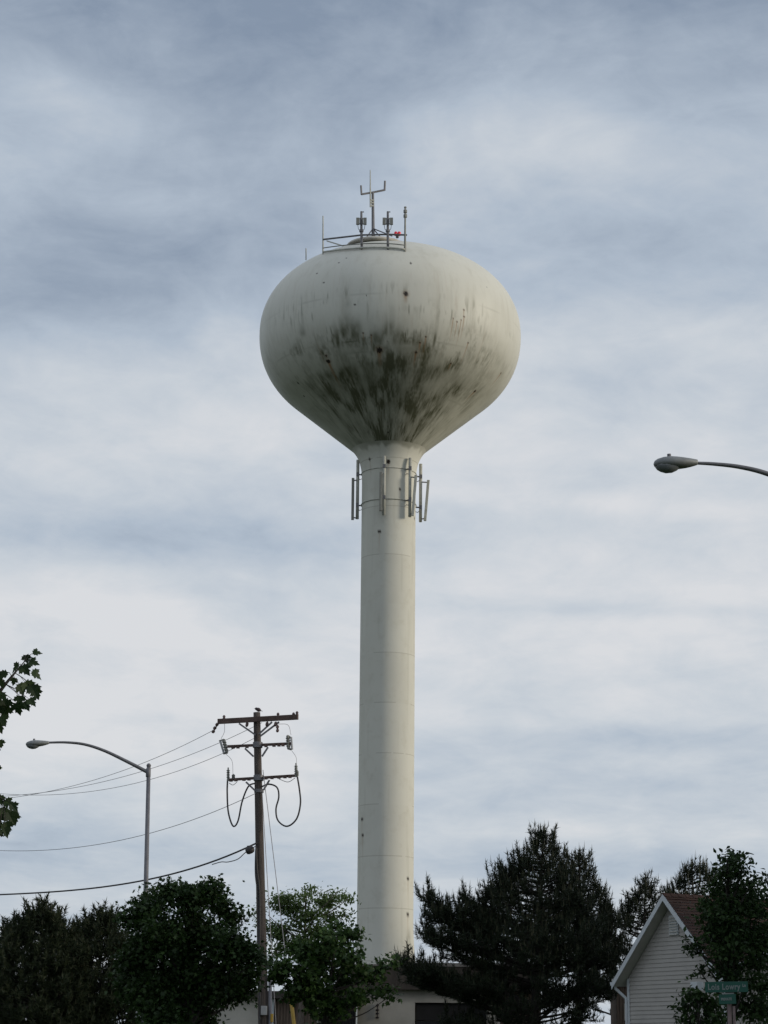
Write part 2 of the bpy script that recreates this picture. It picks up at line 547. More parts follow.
def tower_paint(kind):
    m = bpy.data.materials.new('tower_paint_' + kind)
    nt, N, L, b = nodes_of(m)
    tc = N.new('ShaderNodeTexCoord')
    sp = N.new('ShaderNodeSeparateXYZ')
    L.new(tc.outputs['Object'], sp.inputs[0])

    def mth(op, a, bb=None, c=None):
        n = N.new('ShaderNodeMath'); n.operation = op
        for i, v in enumerate((a, bb, c)):
            if v is None: continue
            if isinstance(v, (int, float)): n.inputs[i].default_value = v
            else: L.new(v, n.inputs[i])
        return n.outputs[0]

    def mix(f, a, c):
        mx = N.new('ShaderNodeMix'); mx.data_type = 'RGBA'
        for s, v in ((0, f), (6, a), (7, c)):
            if isinstance(v, (int, float)): mx.inputs[s].default_value = v
            elif isinstance(v, tuple): mx.inputs[s].default_value = (*v, 1)
            else: L.new(v, mx.inputs[s])
        return mx.outputs[2]
    mp = N.new('ShaderNodeMapping'); mp.inputs['Scale'].default_value = (2.5, 2.5, 0.25)
    L.new(tc.outputs['Object'], mp.inputs[0])
    ns = N.new('ShaderNodeTexNoise'); ns.inputs['Scale'].default_value = 1.0; ns.inputs['Detail'].default_value = 8
    ns.inputs['Roughness'].default_value = 0.65
    L.new(mp.outputs[0], ns.inputs['Vector'])
    nb = N.new('ShaderNodeTexNoise'); nb.inputs['Scale'].default_value = 0.6; nb.inputs['Detail'].default_value = 7
    L.new(tc.outputs['Object'], nb.inputs['Vector'])
    base = mix(nb.outputs[0], (0.55, 0.54, 0.485), (0.66, 0.65, 0.585))
    r1 = N.new('ShaderNodeMapRange'); r1.inputs[1].default_value = 0.5; r1.inputs[2].default_value = 0.8; r1.inputs[4].default_value = 0.35 if kind == 'tank' else 0.10
    L.new(ns.outputs[0], r1.inputs[0])
    base = mix(r1.outputs[0], base, (0.36, 0.34, 0.27))
    if kind == 'column':
        # girth welds every 2.3 m gather a thin line of grime
        fr = mth('FRACT', mth('DIVIDE', mth('ADD', sp.outputs[2], 0.72), 2.3))
        ln = mth('LESS_THAN', fr, 0.018)
        gap = mth('GREATER_THAN', nb.outputs[0], 0.47)
        base = mix(mth('MULTIPLY', mth('MULTIPLY', ln, gap), 0.36), base, (0.27, 0.25, 0.2))
        # every course of plate weathered a little differently
        wn = N.new('ShaderNodeTexWhiteNoise'); wn.noise_dimensions = '2D'
        cb = N.new('ShaderNodeCombineXYZ')
        L.new(mth('FLOOR', mth('DIVIDE', mth('ADD', sp.outputs[2], 0.72), 2.3)), cb.inputs[0])
        L.new(mth('FLOOR', mth('MULTIPLY', mth('ARCTAN2', sp.outputs[0], sp.outputs[1]), 0.9)), cb.inputs[1])
        L.new(cb.outputs[0], wn.inputs['Vector'])
        base = mix(mth('MULTIPLY', wn.outputs[0], 0.09), base, (0.30, 0.28, 0.22))
        nd = N.new('ShaderNodeTexNoise'); nd.inputs['Scale'].default_value = 1.7; nd.inputs['Detail'].default_value = 10; nd.inputs['Roughness'].default_value = .7
        L.new(tc.outputs['Object'], nd.inputs['Vector'])
        r3 = N.new('ShaderNodeMapRange'); r3.inputs[1].default_value = 0.52; r3.inputs[2].default_value = 0.75; r3.inputs[4].default_value = 0.30
        L.new(nd.outputs[0], r3.inputs[0])
        base = mix(r3.outputs[0], base, (0.36, 0.33, 0.25))
    if kind in ('tank', 'column'):
        at_ = N.new('ShaderNodeAttribute'); at_.attribute_name = 'stain'
        ss = N.new('ShaderNodeSeparateColor'); L.new(at_.outputs['Color'], ss.inputs[0])
        base = mix(ss.outputs[0], base, (0.066, 0.068, 0.030))
        base = mix(ss.outputs[1], base, (0.30, 0.15, 0.06))
        base = mix(ss.outputs[2], base, (0.025, 0.018, 0.014))
    L.new(base, b.inputs['Base Color'])
    rr = N.new('ShaderNodeMapRange'); rr.inputs[3].default_value = 0.42 if kind == 'tank' else 0.7; rr.inputs[4].default_value = 0.68 if kind == 'tank' else 0.85
    L.new(ns.outputs[0], rr.inputs[0]); L.new(rr.outputs[0], b.inputs['Roughness'])
    b.inputs['Specular IOR Level'].default_value = 0.4 if kind == 'tank' else 0.2
    bp = N.new('ShaderNodeBump'); bp.inputs['Strength'].default_value = 0.25; bp.inputs['Distance'].default_value = 0.05
    L.new(nb.outputs[0], bp.inputs['Height']); L.new(bp.outputs[0], b.inputs['Normal'])
    return m


def lathe_mesh(name, prof, nphi, m, parent, stain_fn=None, centre=None):
    cx, cy = centre
    pr = np.array(prof)
    phi = np.linspace(-math.pi, math.pi, nphi, endpoint=False)
    Rr, Ph = np.meshgrid(pr[:, 0], phi, indexing='ij')
    Zz = np.repeat(pr[:, 1][:, None], nphi, 1)
    V = np.stack([cx + Rr * np.sin(Ph), cy - Rr * np.cos(Ph), Zz], -1).reshape(-1, 3)
    i, j = np.meshgrid(np.arange(len(pr) - 1), np.arange(nphi), indexing='ij')
    j2 = (j + 1) % nphi
    F = np.stack([i * nphi + j, (i + 1) * nphi + j, (i + 1) * nphi + j2, i * nphi + j2], -1).reshape(-1, 4)
    o = np_mesh(name, V, F, m, parent, smooth=True)
    if stain_fn is not None:
        c = stain_fn(V, Ph.ravel(), Zz.ravel(), Rr.ravel())
        a = o.data.attributes.new('stain', 'FLOAT_COLOR', 'POINT')
        a.data.foreach_set('color', np.concatenate([c, np.ones((len(c), 1))], 1).astype(np.float32).ravel())
    return o


# surveyed chips of bare metal: (photo x, photo y, size, rust streak length in m)
CHIPS = [(405.5, 294, 0.17, 0.5), (379, 350, 0.20, 1.0), (326, 356, 0.09, 0.2), (328, 361, 0.15, 1.6), (355, 304.5, .07, 0),
         (324, 283, .07, 0), (317, 273, .06, 0), (411, 263, .08, 0), (427, 249, .09, 0), (432, 248, .10, 0), (449, 252, .06, 0),
         (426, 337, .06, .9), (420, 343, .07, .7), (416, 352, .10, .8), (464, 310, .06, .5), (464, 317, .06, 1.2), (457, 322, .05, 1.0),
         (461, 320, .05, 1.4), (468, 343, .05, 1.2), (453, 319, .04, 1.2), (451, 363, .06, .4), (501, 373, .08, .9), (475, 391, .11, .7),
         (515, 305, .07, .2), (518, 319, .08, .3), (510, 381, .10, .3), (363, 333, .05, .5), (371, 335, .05, .6), (298, 383, .09, 0), (304, 396, .08, 0),
         (339, 263, .06, 0), (346, 258, .05, 0), (332, 254, .09, 0), (327, 252, .06, 0), (388, 432, .06, 0), (376, 443, .06, 0), (487, 287, .03, 0), (366, 295, .03, 0)]
BLOTS = [(347.5, 318, .22, 1.5), (344, 328, .22, .9), (355, 331, .35, 1.0), (351, 322, .2, .5), (302, 330, .22, .5), (377, 337, .3, .7), (392, 320, .15, 1.5),
         (396, 340, .2, 1.0), (400, 345, .3, .8), (338, 345, .12, 1.4), (352, 341, .5, .12), (357, 352, .6, .10), (436, 330, .08, 2.2),
         (390, 383, .7, .5), (420, 388, .6, .35), (350, 372, .6, .9), (366, 385, .6, 1.0), (330, 392, .8, .5), (400, 365, .6, .5), (386, 325, .1, .9)]


def tank_stain(V, phi, z, r):
    px, py = project(V)
    front = np.cos(phi) > -0.1
    s = (z - NECK_Z) / (Z0 + B_ - NECK_Z)          # 0 at neck, 1 at the top
    u = (phi / (2 * math.pi)) % 1.0
    st = 0.5 * vnoise(u, s, 1, 140, 18) + 0.5 * vnoise(u, s, 2, 320, 36)
    big = 0.5 * vnoise(u, s, 3, 30, 14) + 0.5 * vnoise(u, s, 4, 62, 30)
    fine = vnoise(u, s, 5, 700, 120)
    lat = np.exp(-(np.abs(phi + 0.05) / 1.05) ** 2.2)
    lat = np.where(phi > 0, lat * 0.9 + 0.12, lat + 0.05)
    vert = np.interp(z, [29.7, 30.5, 31.6, 32.6, 33.2, 33.8, 34.6, 35.6, 36.6], [0.72, 0.86, 1.0, 0.95, 0.72, 0.42, 0.22, 0.10, 0.0])
    k = (st * 0.62 + big * 0.46 + (fine - .5) * .25)
    mil = np.clip((k - 0.68 + 0.34 * vert * (0.30 + lat)) * 1.9, 0, 1) * np.clip(vert * 1.8, 0, 1) * np.clip(lat * 1.5, 0.15, 1)
    rust = np.zeros(len(z)); chip = np.zeros(len(z))
    # faint brown runs
    rn = vnoise(u, s, 8, 420, 9)
    rust += np.clip((rn - 0.80) * 3, 0, 1) * np.interp(z, [31, 33, 36.5, 38], [0, .5, .35, 0]) * 0.5
    idx = np.where(front)[0]
    fx, fy = px[idx], py[idx]
    for X, Y, size, run in CHIPS:
        size *= .72
        q = idx[np.argmin((fx - X) ** 2 + (fy - Y) ** 2)]
        p0, z0 = phi[q], z[q]
        rr = max(r[q], 0.5)
        da = (phi - p0) * rr
        dl = np.sqrt(np.maximum((z - z0) ** 2 + (r - r[q]) ** 2, 0))   # along the surface
        sgn = np.where(z < z0, 1, -1)
        wob = 0.75 + 0.5 * fine
        chip = np.maximum(chip, np.clip((size * wob - np.hypot(da, dl)) / (size * 0.35) + .3, 0, 1))
        if run > 0:
            t = np.clip(dl * sgn / run, -0.05, 1)
            on = (sgn > 0) & (dl < run)
            rust = np.maximum(rust, np.where(on, np.clip(1.3 - np.abs(da) / (size * 0.75), 0, 1) * (1 - t) * 0.85, 0))
            rust = np.maximum(rust, np.clip(1 - np.hypot(da, dl) / (size * 2), 0, 1) * .5)
    for X, Y, wid, hgt in BLOTS:
        q = idx[np.argmin((fx - X) ** 2 + (fy - Y) ** 2)]
        da = (phi - phi[q]) * max(r[q], .5)
        dl = np.sqrt((z - z[q]) ** 2 + (r - r[q]) ** 2)
        e = np.exp(-(np.abs(da / wid) ** 3 + np.abs(dl / (hgt * .6)) ** 3))
        mil = np.maximum(mil, np.clip(e * (0.25 + 0.95 * st + 0.2 * (fine - .5)), 0, 1) * 0.85)
    dr = vnoise(u, s, 31, 380, 10) * .55 + vnoise(u, s, 32, 700, 26) * .45
    v2 = np.interp(z, [30.5, 32.0, 34.0, 35.6, 36.2], [.5, .8, .8, .55, 0]) * np.clip(lat * 1.2 - .1, 0, 1)
    mil = np.maximum(mil, np.clip((dr - .60) * 7, 0, 1) * np.clip((big - .38) * 4, 0, 1) * v2 * .85)
    mil = mil * (.45 + 1.0 * np.clip(1.6 * vnoise(u, s, 41, 44, 24) - .3, 0, 1))
    # weld lines
    for zs, a in ((35.5, .12), (33.5, .16), (31.6, .12)):
        w = np.exp(-((z - zs) / 0.035) ** 2) * np.clip(vnoise(u, s * 0 + .5, int(zs * 10), 30, 2) * 2 - .4, 0, 1)
        mil = np.maximum(mil, w * a * 2)
    mil = np.clip(mil * 0.68 + (.10 + .22 * lat) * (.6 + .8 * big) * np.interp(z, [29.7, 31, 32.8, 33.8, 34.8], [1, 1, .8, .35, 0]), 0, .92)
    return np.stack([mil, np.clip(rust, 0, .8), np.clip(chip, 0, 1)], 1)


def column_stain(V, phi, z, r):
    px, py = project(V)
    idx = np.where(np.cos(phi) > 0)[0]
    chip = np.zeros(len(z)); rust = np.zeros(len(z))
    for X, Y, s in ((362, 820, .10), (362.5, 834, .09), (408, 879, .08), (408, 913, .09), (379, 531, .08), (388.5, 461, .10), (369.5, 459, .07), (400, 489, .06), (414, 519, .05)):
        q = idx[np.argmin((px[idx] - X) ** 2 + (py[idx] - Y) ** 2)]
        da = (phi - phi[q]) * r[q]; dz = z - z[q]
        chip = np.maximum(chip, np.clip((s - np.hypot(da, dz)) / (s * .3) + .4, 0, 1))
        rust = np.maximum(rust, np.where(dz < 0, np.clip(1 - np.abs(da) / (s * .6), 0, 1) * np.clip(1 + dz / 1.2, 0, 1), 0) * .35)
    u = (phi / (2 * math.pi)) % 1.0
    mil = np.clip((vnoise(u, np.clip(z / 32, 0, 1), 21, 60, 12) - .80) * .8, 0, .08)
    rim = vnoise(u, u * 0 + .5, 22, 60, 2) * .25 + .12
    mil = np.maximum(mil, np.clip((z - (NECK_Z - rim)) / .12, 0, 1) * .55 * np.exp(-(np.abs(phi) / 1.3) ** 2))
    q = idx[np.argmin((px[idx] - 409) ** 2 + (py[idx] - 937) ** 2)]
    mil = np.maximum(mil, np.exp(-(((phi - phi[q]) * r[q] / .16) ** 2 + ((z - z[q]) / .3) ** 2)) * .35)
    return np.stack([mil, rust, chip], 1)


def water_tower():
    T = thing('water_tower', (TX, TY, 0), 'tall off-white spheroid water tower with mildew streaks, rust spots and antennas', 'water tower')
    c = (TX, TY)
    lathe_mesh('tank', PROF, 1100, tower_paint('tank'), T, tank_stain, c)
    # neck sweep into the shaft, shaft and flared foot
    pr = []
    zn, hn = NECK_Z, 1.95
    for i in range(31):
        t = i / 30
        k = (1 - t) ** 3.6
        pr.append((COL_R + (NECK_R - 0.001 - COL_R) * k, zn - hn * t))
    for z in np.arange(zn - hn - 0.12, 8.2, -0.12): pr.append((COL_R, float(z)))
    for i in range(0, 41):
        t = i / 40
        pr.append((COL_R + 2.3 * t ** 2.1, 8.1 - 8.1 * t))
    lathe_mesh('shaft', pr, 240, tower_paint('column'), T, column_stain, c)
    # two strap rings at the antennas
    for z in (28.72, 27.22):
        b = MB()
        n = 48
        b.tube([(TX + (COL_R + .03) * math.sin(2 * math.pi * k / n), TY - (COL_R + .03) * math.cos(2 * math.pi * k / n), z) for k in range(n + 1)], 0.018, 6, False)
        b.build('strap_ring', M['antenna_light'], T, True)
    # sector antennas round the neck
    def zat(px, py, Y): return at(px, py, Y).z
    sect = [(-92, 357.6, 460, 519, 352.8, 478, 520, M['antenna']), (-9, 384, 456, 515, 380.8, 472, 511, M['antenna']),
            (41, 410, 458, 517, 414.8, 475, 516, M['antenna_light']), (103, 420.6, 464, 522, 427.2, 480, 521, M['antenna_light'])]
    for deg, x1, y1, y2, x2, y3, y4, mm in sect:
        a = R(deg)
        out = Vector((math.sin(a), -math.cos(a), 0))
        rr = 1.50
        P = Vector((TX, TY, 0)) + out * rr
        zt, zb = zat(x1, y1, P.y), zat(x1, y2, P.y)
        px_x = at(x1, (y1 + y2) / 2, P.y).x
        P.x = px_x
        ap = MB().tube([(P.x, P.y, zb), (P.x, P.y, zt)], 0.075, 8).build('sector_antenna', M['antenna_light'], T, True)
        Yq = P.y - 0.12
        Q = Vector((at(x2, (y3 + y4) / 2, Yq).x, Yq, 0))
        qt, qb = zat(x2, y3, Yq), zat(x2, y4, Yq)
        if deg > 30:
            Qt = at(x2 + 1.2, y3, Yq); Qb = at(x2 - 2.2, y4, Yq)
        else:
            Qt = Vector((Q.x, Q.y, qt)); Qb = Vector((Q.x, Q.y, qb))
        MB().bar(Qb, Qt, 0.13, 0.09, (0, 1, 0)).build('panel', mm, ap, False, .02)
        for f in (0.06, 0.94):
            br = MB()
            q = Qb.lerp(Qt, f)
            br.tube([q, (P.x, P.y, q.z + (.05 if f > .5 else 0))], 0.03, 6)
            br.build('panel_bracket', M['arm'], ap)
        cen = Vector((TX, TY, 0))
        inn = (Vector((P.x, P.y, 0)) - cen).normalized() * (COL_R)
        for z in (28.72, 27.22):
            br = MB()
            br.tube([(P.x, P.y, z), (TX + inn.x, TY + inn.y, z)], 0.035, 6)
            br.box((P.x, P.y, z), (.07, 0, 0), (0, .09, 0), (0, 0, .09))
            lo = (P.x * .5 + (TX + inn.x) * .5, P.y * .5 + (TY + inn.y) * .5, z - .25)
            br.tube([(P.x, P.y, z - .1), lo, (TX + inn.x, TY + inn.y, z - .2)], 0.018, 5)
            br.build('wall_bracket', M['arm'], ap)
    # roof gear: guard rail, masts
    def foot(px, dy=-2.5):
        x = at(px, 250, TY + dy).x
        return Vector((x, TY + dy, dome_z(x - TX, dy)))
    rail = thing_part('guard_rail', T)
    fp = [dome_hit(x, y) for x, y in ((323, 254.3), (362, 249.0), (388, 249.2), (405, 251.3))]
    low = [dome_hit(323 + 82 * k / 24, 254.0 - 5.2 * math.sin(math.pi * min(1, k / 24 * 1.0) * .62) ** .9 + (k / 24) ** 4 * 2.2) + Vector((0, -.04, .08)) for k in range(25)]
    MB().tube(low, 0.045, 6).build('toe_rail', M['antenna_light'], T, True)
    low2 = [p + Vector((0, 0, .20)) for p in low]
    MB().tube(low2, 0.025, 6).build('mid_rail', M['antenna'], T, True)
    ups = [at(323, 239.5, fp[0].y), at(362, 235, fp[1].y), at(388, 234.4, fp[2].y), at(407, 235, fp[3].y)]
    MB().tube(ups, 0.042, 6).build('top_rail', M['arm'], T)
    MB().bar(at(327, 241, TY - 2.0), at(345, 246.5, TY - 2.6), .09, .05).build('rail_brace', M['antenna_light'], T)
    for q, r_ in (([(350, 246, 1.5), (362, 239, 1.7), (374, 237.5, 1.5)], .025), ([(362, 236.5, 3), (369, 241, 2.5), (378, 246, 2.4)], .03),
                  ([(376, 246, 2.6), (388, 238, 2.8)], .025), ([(384, 246, 2.6), (396, 240, 2.4), (404, 242, 2.4)], .02)):
        MB().tube([at(a_, b_, TY - c_) for a_, b_, c_ in q], r_, 5).build('rail_strut', M['antenna'], T)
    # left and right whips standing on the rail posts
    f = fp[0]
    MB().tube([f - Vector((0, 0, .1)), at(323, 216, f.y)], [.045, .03], 6).build('whip_antenna', M['antenna_light'], T)
    f = fp[3]
    w = MB().tube([f - Vector((0, 0, .1)), at(405.2, 208, f.y)], [.06, .04], 6)
    w.lathe(at(405.3, 216, f.y), (0, 0, 1), [(.02, -.1), (.085, -.07), (.085, .07), (.02, .1)], 8)
    w.lathe(at(405.3, 211.5, f.y), (0, 0, 1), [(.02, -.1), (.085, -.07), (.085, .07), (.02, .1)], 8)
    w.lathe(at(405.3, 207.5, f.y), (0, 0, 1), [(.02, -.05), (.06, -.03), (.06, .03), (.02, .05)], 8)
    w.build('whip_antenna', M['antenna'], T)
    f = foot(306, -2.2)
    MB().tube([at(306, 260, f.y), at(306, 248.5, f.y)], .03, 6).build('whip_antenna', M['antenna_light'], T)
    # twin small panel clusters
    for px, f in ((361.4, fp[1]), (387.8, fp[2])):
        Y = f.y
        r0 = MB().tube([f - Vector((0, 0, .1)), at(px, 232, Y), at(px, 211.5, Y)], [.06, .06, .05], 8)
        r0.tube([at(px, 232, Y), at(px, 229.8, Y)], .1, 8)
        cl = r0.build('antenna_cluster', M['arm'], T)
        bb = MB()
        for sx in (-1, 1):
            p = at(px + 3.6 * sx, 221.3, Y - .1)
            bb.box(p, (.075, 0, 0), (0, .06, 0), (0, 0, .16))
        bb.box(at(px, 221.3, Y + .2), (.08, 0, 0), (0, .05, 0), (0, 0, .15))
        bb.tube([at(px - 4, 218.8, Y), at(px + 4, 218.8, Y)], .022, 5)
        bb.tube([at(px - 4, 223.8, Y), at(px + 4, 223.8, Y)], .022, 5)
        bb.build('panel', M['antenna'], cl)
        for sx in (-1, 1):
            MB().tube([at(px + 3.6 * sx, 225, Y), at(px + 3 * sx, 229, Y), at(px, 232, Y)], .012, 4).build('cable', M['dark'], cl)
        MB().tube([at(px, 212, Y), at(px + 2.6, 212, Y)], .025, 5).build('finial', M['dark'], cl)
    # central mast with its fork
    Y = TY - 1.9
    MBm = MB().tube([at(373.3, 247, Y), at(372.8, 192, Y)], [.085, .06], 8)
    mast = MBm.build('mast', M['arm'], T)
    fk = MB()
    fk.tube([at(361.5, 194.3, Y - .3), at(372.5, 192.4, Y), at(384.6, 190, Y + .3)], .05, 6)
    fk.tube([at(361.5, 194.6, Y - .3), at(361, 185.6, Y - .3)], .05, 6)
    fk.tube([at(384.6, 190.3, Y + .3), at(385, 181, Y + .3)], .055, 6)
    fk.build('fork_arm', M['arm'], mast)
    MB().tube([at(370.4, 207, Y - .1), at(370.3, 192, Y - .1), at(370.2, 170, Y - .1)], [.04, .04, .022], 6).build('whip', M['antenna_light'], mast)
    cp = MB()
    for yy in (200, 202.5, 205.5):
        cp.tube([at(370.2, yy, Y - .1), at(374, yy + .6, Y - .02)], .045, 6)
    cp.build('clamp', M['antenna_light'], mast)
    gy = MB()
    for e in ((366, 238, -2.5), (383, 240, -2.3), (392, 236, -3.0), (377, 246, -2.9)):
        gy.tube([at(373, 228.5, Y), at(e[0], e[1], TY + e[2])], .03, 5)
    gy.build('mast_stay', M['arm'], mast)
    # red obstruction light
    f = at(397.5, 234.5, TY - 3.1)
    bl = MB().lathe(at(397.3, 237.8, TY - 3.1), (0, 0, 1), [(.03, -.02), (.07, 0), (.07, .1), (.03, .16)], 10).build('beacon', M['dark'], T)
    rb = MB()
    for dx in (-.08, .08):
        rb.lathe(f + Vector((dx, 0, -.04)), (0, 0, 1), [(.05, -.03), (.085, .01), (.085, .12), (.06, .17), (.02, .19)], 12)
    rb.bar(f + Vector((-.11, 0, -.04)), f + Vector((.11, 0, -.04)), .07, .05)
    rb.build('lens', M['red'], bl, True)
    # manhole on the roof
    MB().lathe((at(376, 245, TY - 2).x, TY - 2.0, dome_z(0, 2.0) - .33), (0, 0, 1), [(1.5, 0), (1.4, .16), (1.0, .20), (.4, .23), (.1, .235)], 32).build('roof_hatch', M['cream_wall'], T, True)


def thing_part(name, parent):
    return None


water_tower()


# ---------------------------------------------------------------- pump building and its wing
def building(name, label, x0, x1, Y, y_top, depth, parts):
    pass


def pump_house():
    Y = 88.0
    def X(px): return at(px, 1000, Y).x
    def Z(py): return at(420, py, Y).z
    B = thing('pump_house', (X(430), Y + 3, 0), 'flat-roofed cream building with dark brown fascia at foot of tower', 'building')
    xl, xr = X(357.5), X(541)
    zt = Z(990)
    dl, dr = X(415), X(487)
    dz = Z(1002.5)
    w = MB()
    w.box(((xl + dl) / 2, Y + .15, zt / 2), ((dl - xl) / 2, 0, 0), (0, .15, 0), (0, 0, zt / 2))
    x2 = X(500)
    w.box(((dr + x2) / 2, Y + .15, zt / 2), ((x2 - dr) / 2, 0, 0), (0, .15, 0), (0, 0, zt / 2))
    w.box(((dl + dr) / 2, Y + .15, (zt + dz) / 2), ((dr - dl) / 2 - .002, 0, 0), (0, .147, 0), (0, 0, (zt - dz) / 2))
    w.box(((xl + xr) / 2, Y + 5, zt / 2), ((xr - xl) / 2, 0, 0), (0, .15, 0), (0, 0, zt / 2))
    w.box((xl + .15, Y + 2.6, zt / 2), (.148, 0, 0), (0, 2.2, 0), (0, 0, zt / 2))
    w.build('wall', M['cream_wall'], B)
    MB().box(((x2 + xr) / 2 + .01, Y + .17, zt / 2), ((xr - x2) / 2 - .01, 0, 0), (0, .14, 0), (0, 0, zt / 2)).build('brick_wall', M['brown_board'], B)
    f = MB()
    zf = Z(966.5)
    f.box(((xl + xr) / 2, Y - .1, (zt + zf) / 2), ((xr - xl) / 2 + .25, 0, 0), (0, .25, 0), (0, 0, (zf - zt) / 2))
    f.box(((xl + xr) / 2, Y + 2.8, zf - .3), ((xr - xl) / 2 + .2, 0, 0), (0, 2.6, 0), (0, 0, .2))
    f.build('fascia', M['brown_fascia'], B)
    c = MB()
    c.box((X(471), Y - .1, zf + .06), (X(541) - X(471), 0, 0), (0, .29, 0), (0, 0, .07))
    c.box((X(365), Y - .1, zf + .03), (X(373) - X(365) + .35, 0, 0), (0, .28, 0), (0, 0, .035))
    c.build('coping', M['coping'], B)
    d = MB()
    n = 6
    for k in range(n):
        z0, z1 = dz * k / n, dz * (k + 1) / n
        d.box(((dl + dr) / 2, Y + .16 + .01 * (k % 2), (z0 + z1) / 2), ((dr - dl) / 2 - .02, 0, 0), (0, .04, 0), (0, 0, (z1 - z0) / 2 - .012))
    d.build('garage_door', M['dark_door'], B)
    # bare service bracket and ladder stub on the wall, small vent hood on the fascia
    b = MB()
    zc = Z(1009)
    b.tube([(X(377.5), Y - .06, Z(1004)), (X(377.5), Y - .06, Z(1019))], .03, 6)
    for py in (1006, 1010.5, 1014, 1018):
        b.tube([(X(376.3), Y - .02, Z(py)), (X(378.8), Y - .1, Z(py))], .035, 5)
    b.build('wall_bracket', M['dark'], B)
    h = MB()
    h.tube([(X(369), Y - .4, Z(977)), (X(369.5), Y - .4, Z(971.5)), (X(379), Y - .4, Z(971)), (X(381), Y - .4, Z(978))], .05, 6)
    h.build('roof_ladder', M['porcelain'], B)

    # low wing to the left
    Y2 = 84.0
    def X2(px): return at(px, 1000, Y2).x
    def Z2(py): return at(260, py, Y2).z
    W = thing('storage_building', (X2(250), Y2 + 3, 0), 'low cream building with ribbed brown doors behind utility pole', 'building')
    zt = Z2(998)
    w = MB()
    a, bx, cx_, dx = X2(170), X2(274), X2(317), X2(324)
    for x0, x1 in ((a, bx), (cx_, dx)):
        w.box(((x0 + x1) / 2, Y2 + .15, zt / 2), ((x1 - x0) / 2, 0, 0), (0, .15, 0), (0, 0, zt / 2))
    w.box((a + .15, Y2 + 3.3, zt / 2), (.148, 0, 0), (0, 2.99, 0), (0, 0, zt / 2))
    w.build('wall', M['cream_wall'], W)
    MB().box(((a + X2(356)) / 2, Y2 + 3.2, zt + .12), ((X2(356) - a) / 2 + .3, 0, 0), (0, 3.5, 0), (0, 0, .13)).build('roof', M['brown_fascia'], W)
    for x0, x1, mm, nm in ((bx, cx_, M['brown_board'], 'ribbed_door'), (dx, X2(356), M['dark_door'], 'dark_door')):
        d = MB()
        n = 14
        d.box(((x0 + x1) / 2, Y2 + .2, zt / 2 - .02), ((x1 - x0) / 2, 0, 0), (0, .03, 0), (0, 0, zt / 2 - .02))
        for k in range(n):
            xx = x0 + (x1 - x0) * (k + .5) / n
            d.box((xx, Y2 + .15, zt / 2 - .03), ((x1 - x0) / n * .28, 0, 0), (0, .03, 0), (0, 0, zt / 2 - .03))
        d.build(nm, mm, W)
    MB().box((X2(272.5), Y2 - .03, zt / 2), (.06, 0, 0), (0, .03, 0), (0, 0, zt / 2 - .01)).build('downspout', M['white_trim'], W)


pump_house()


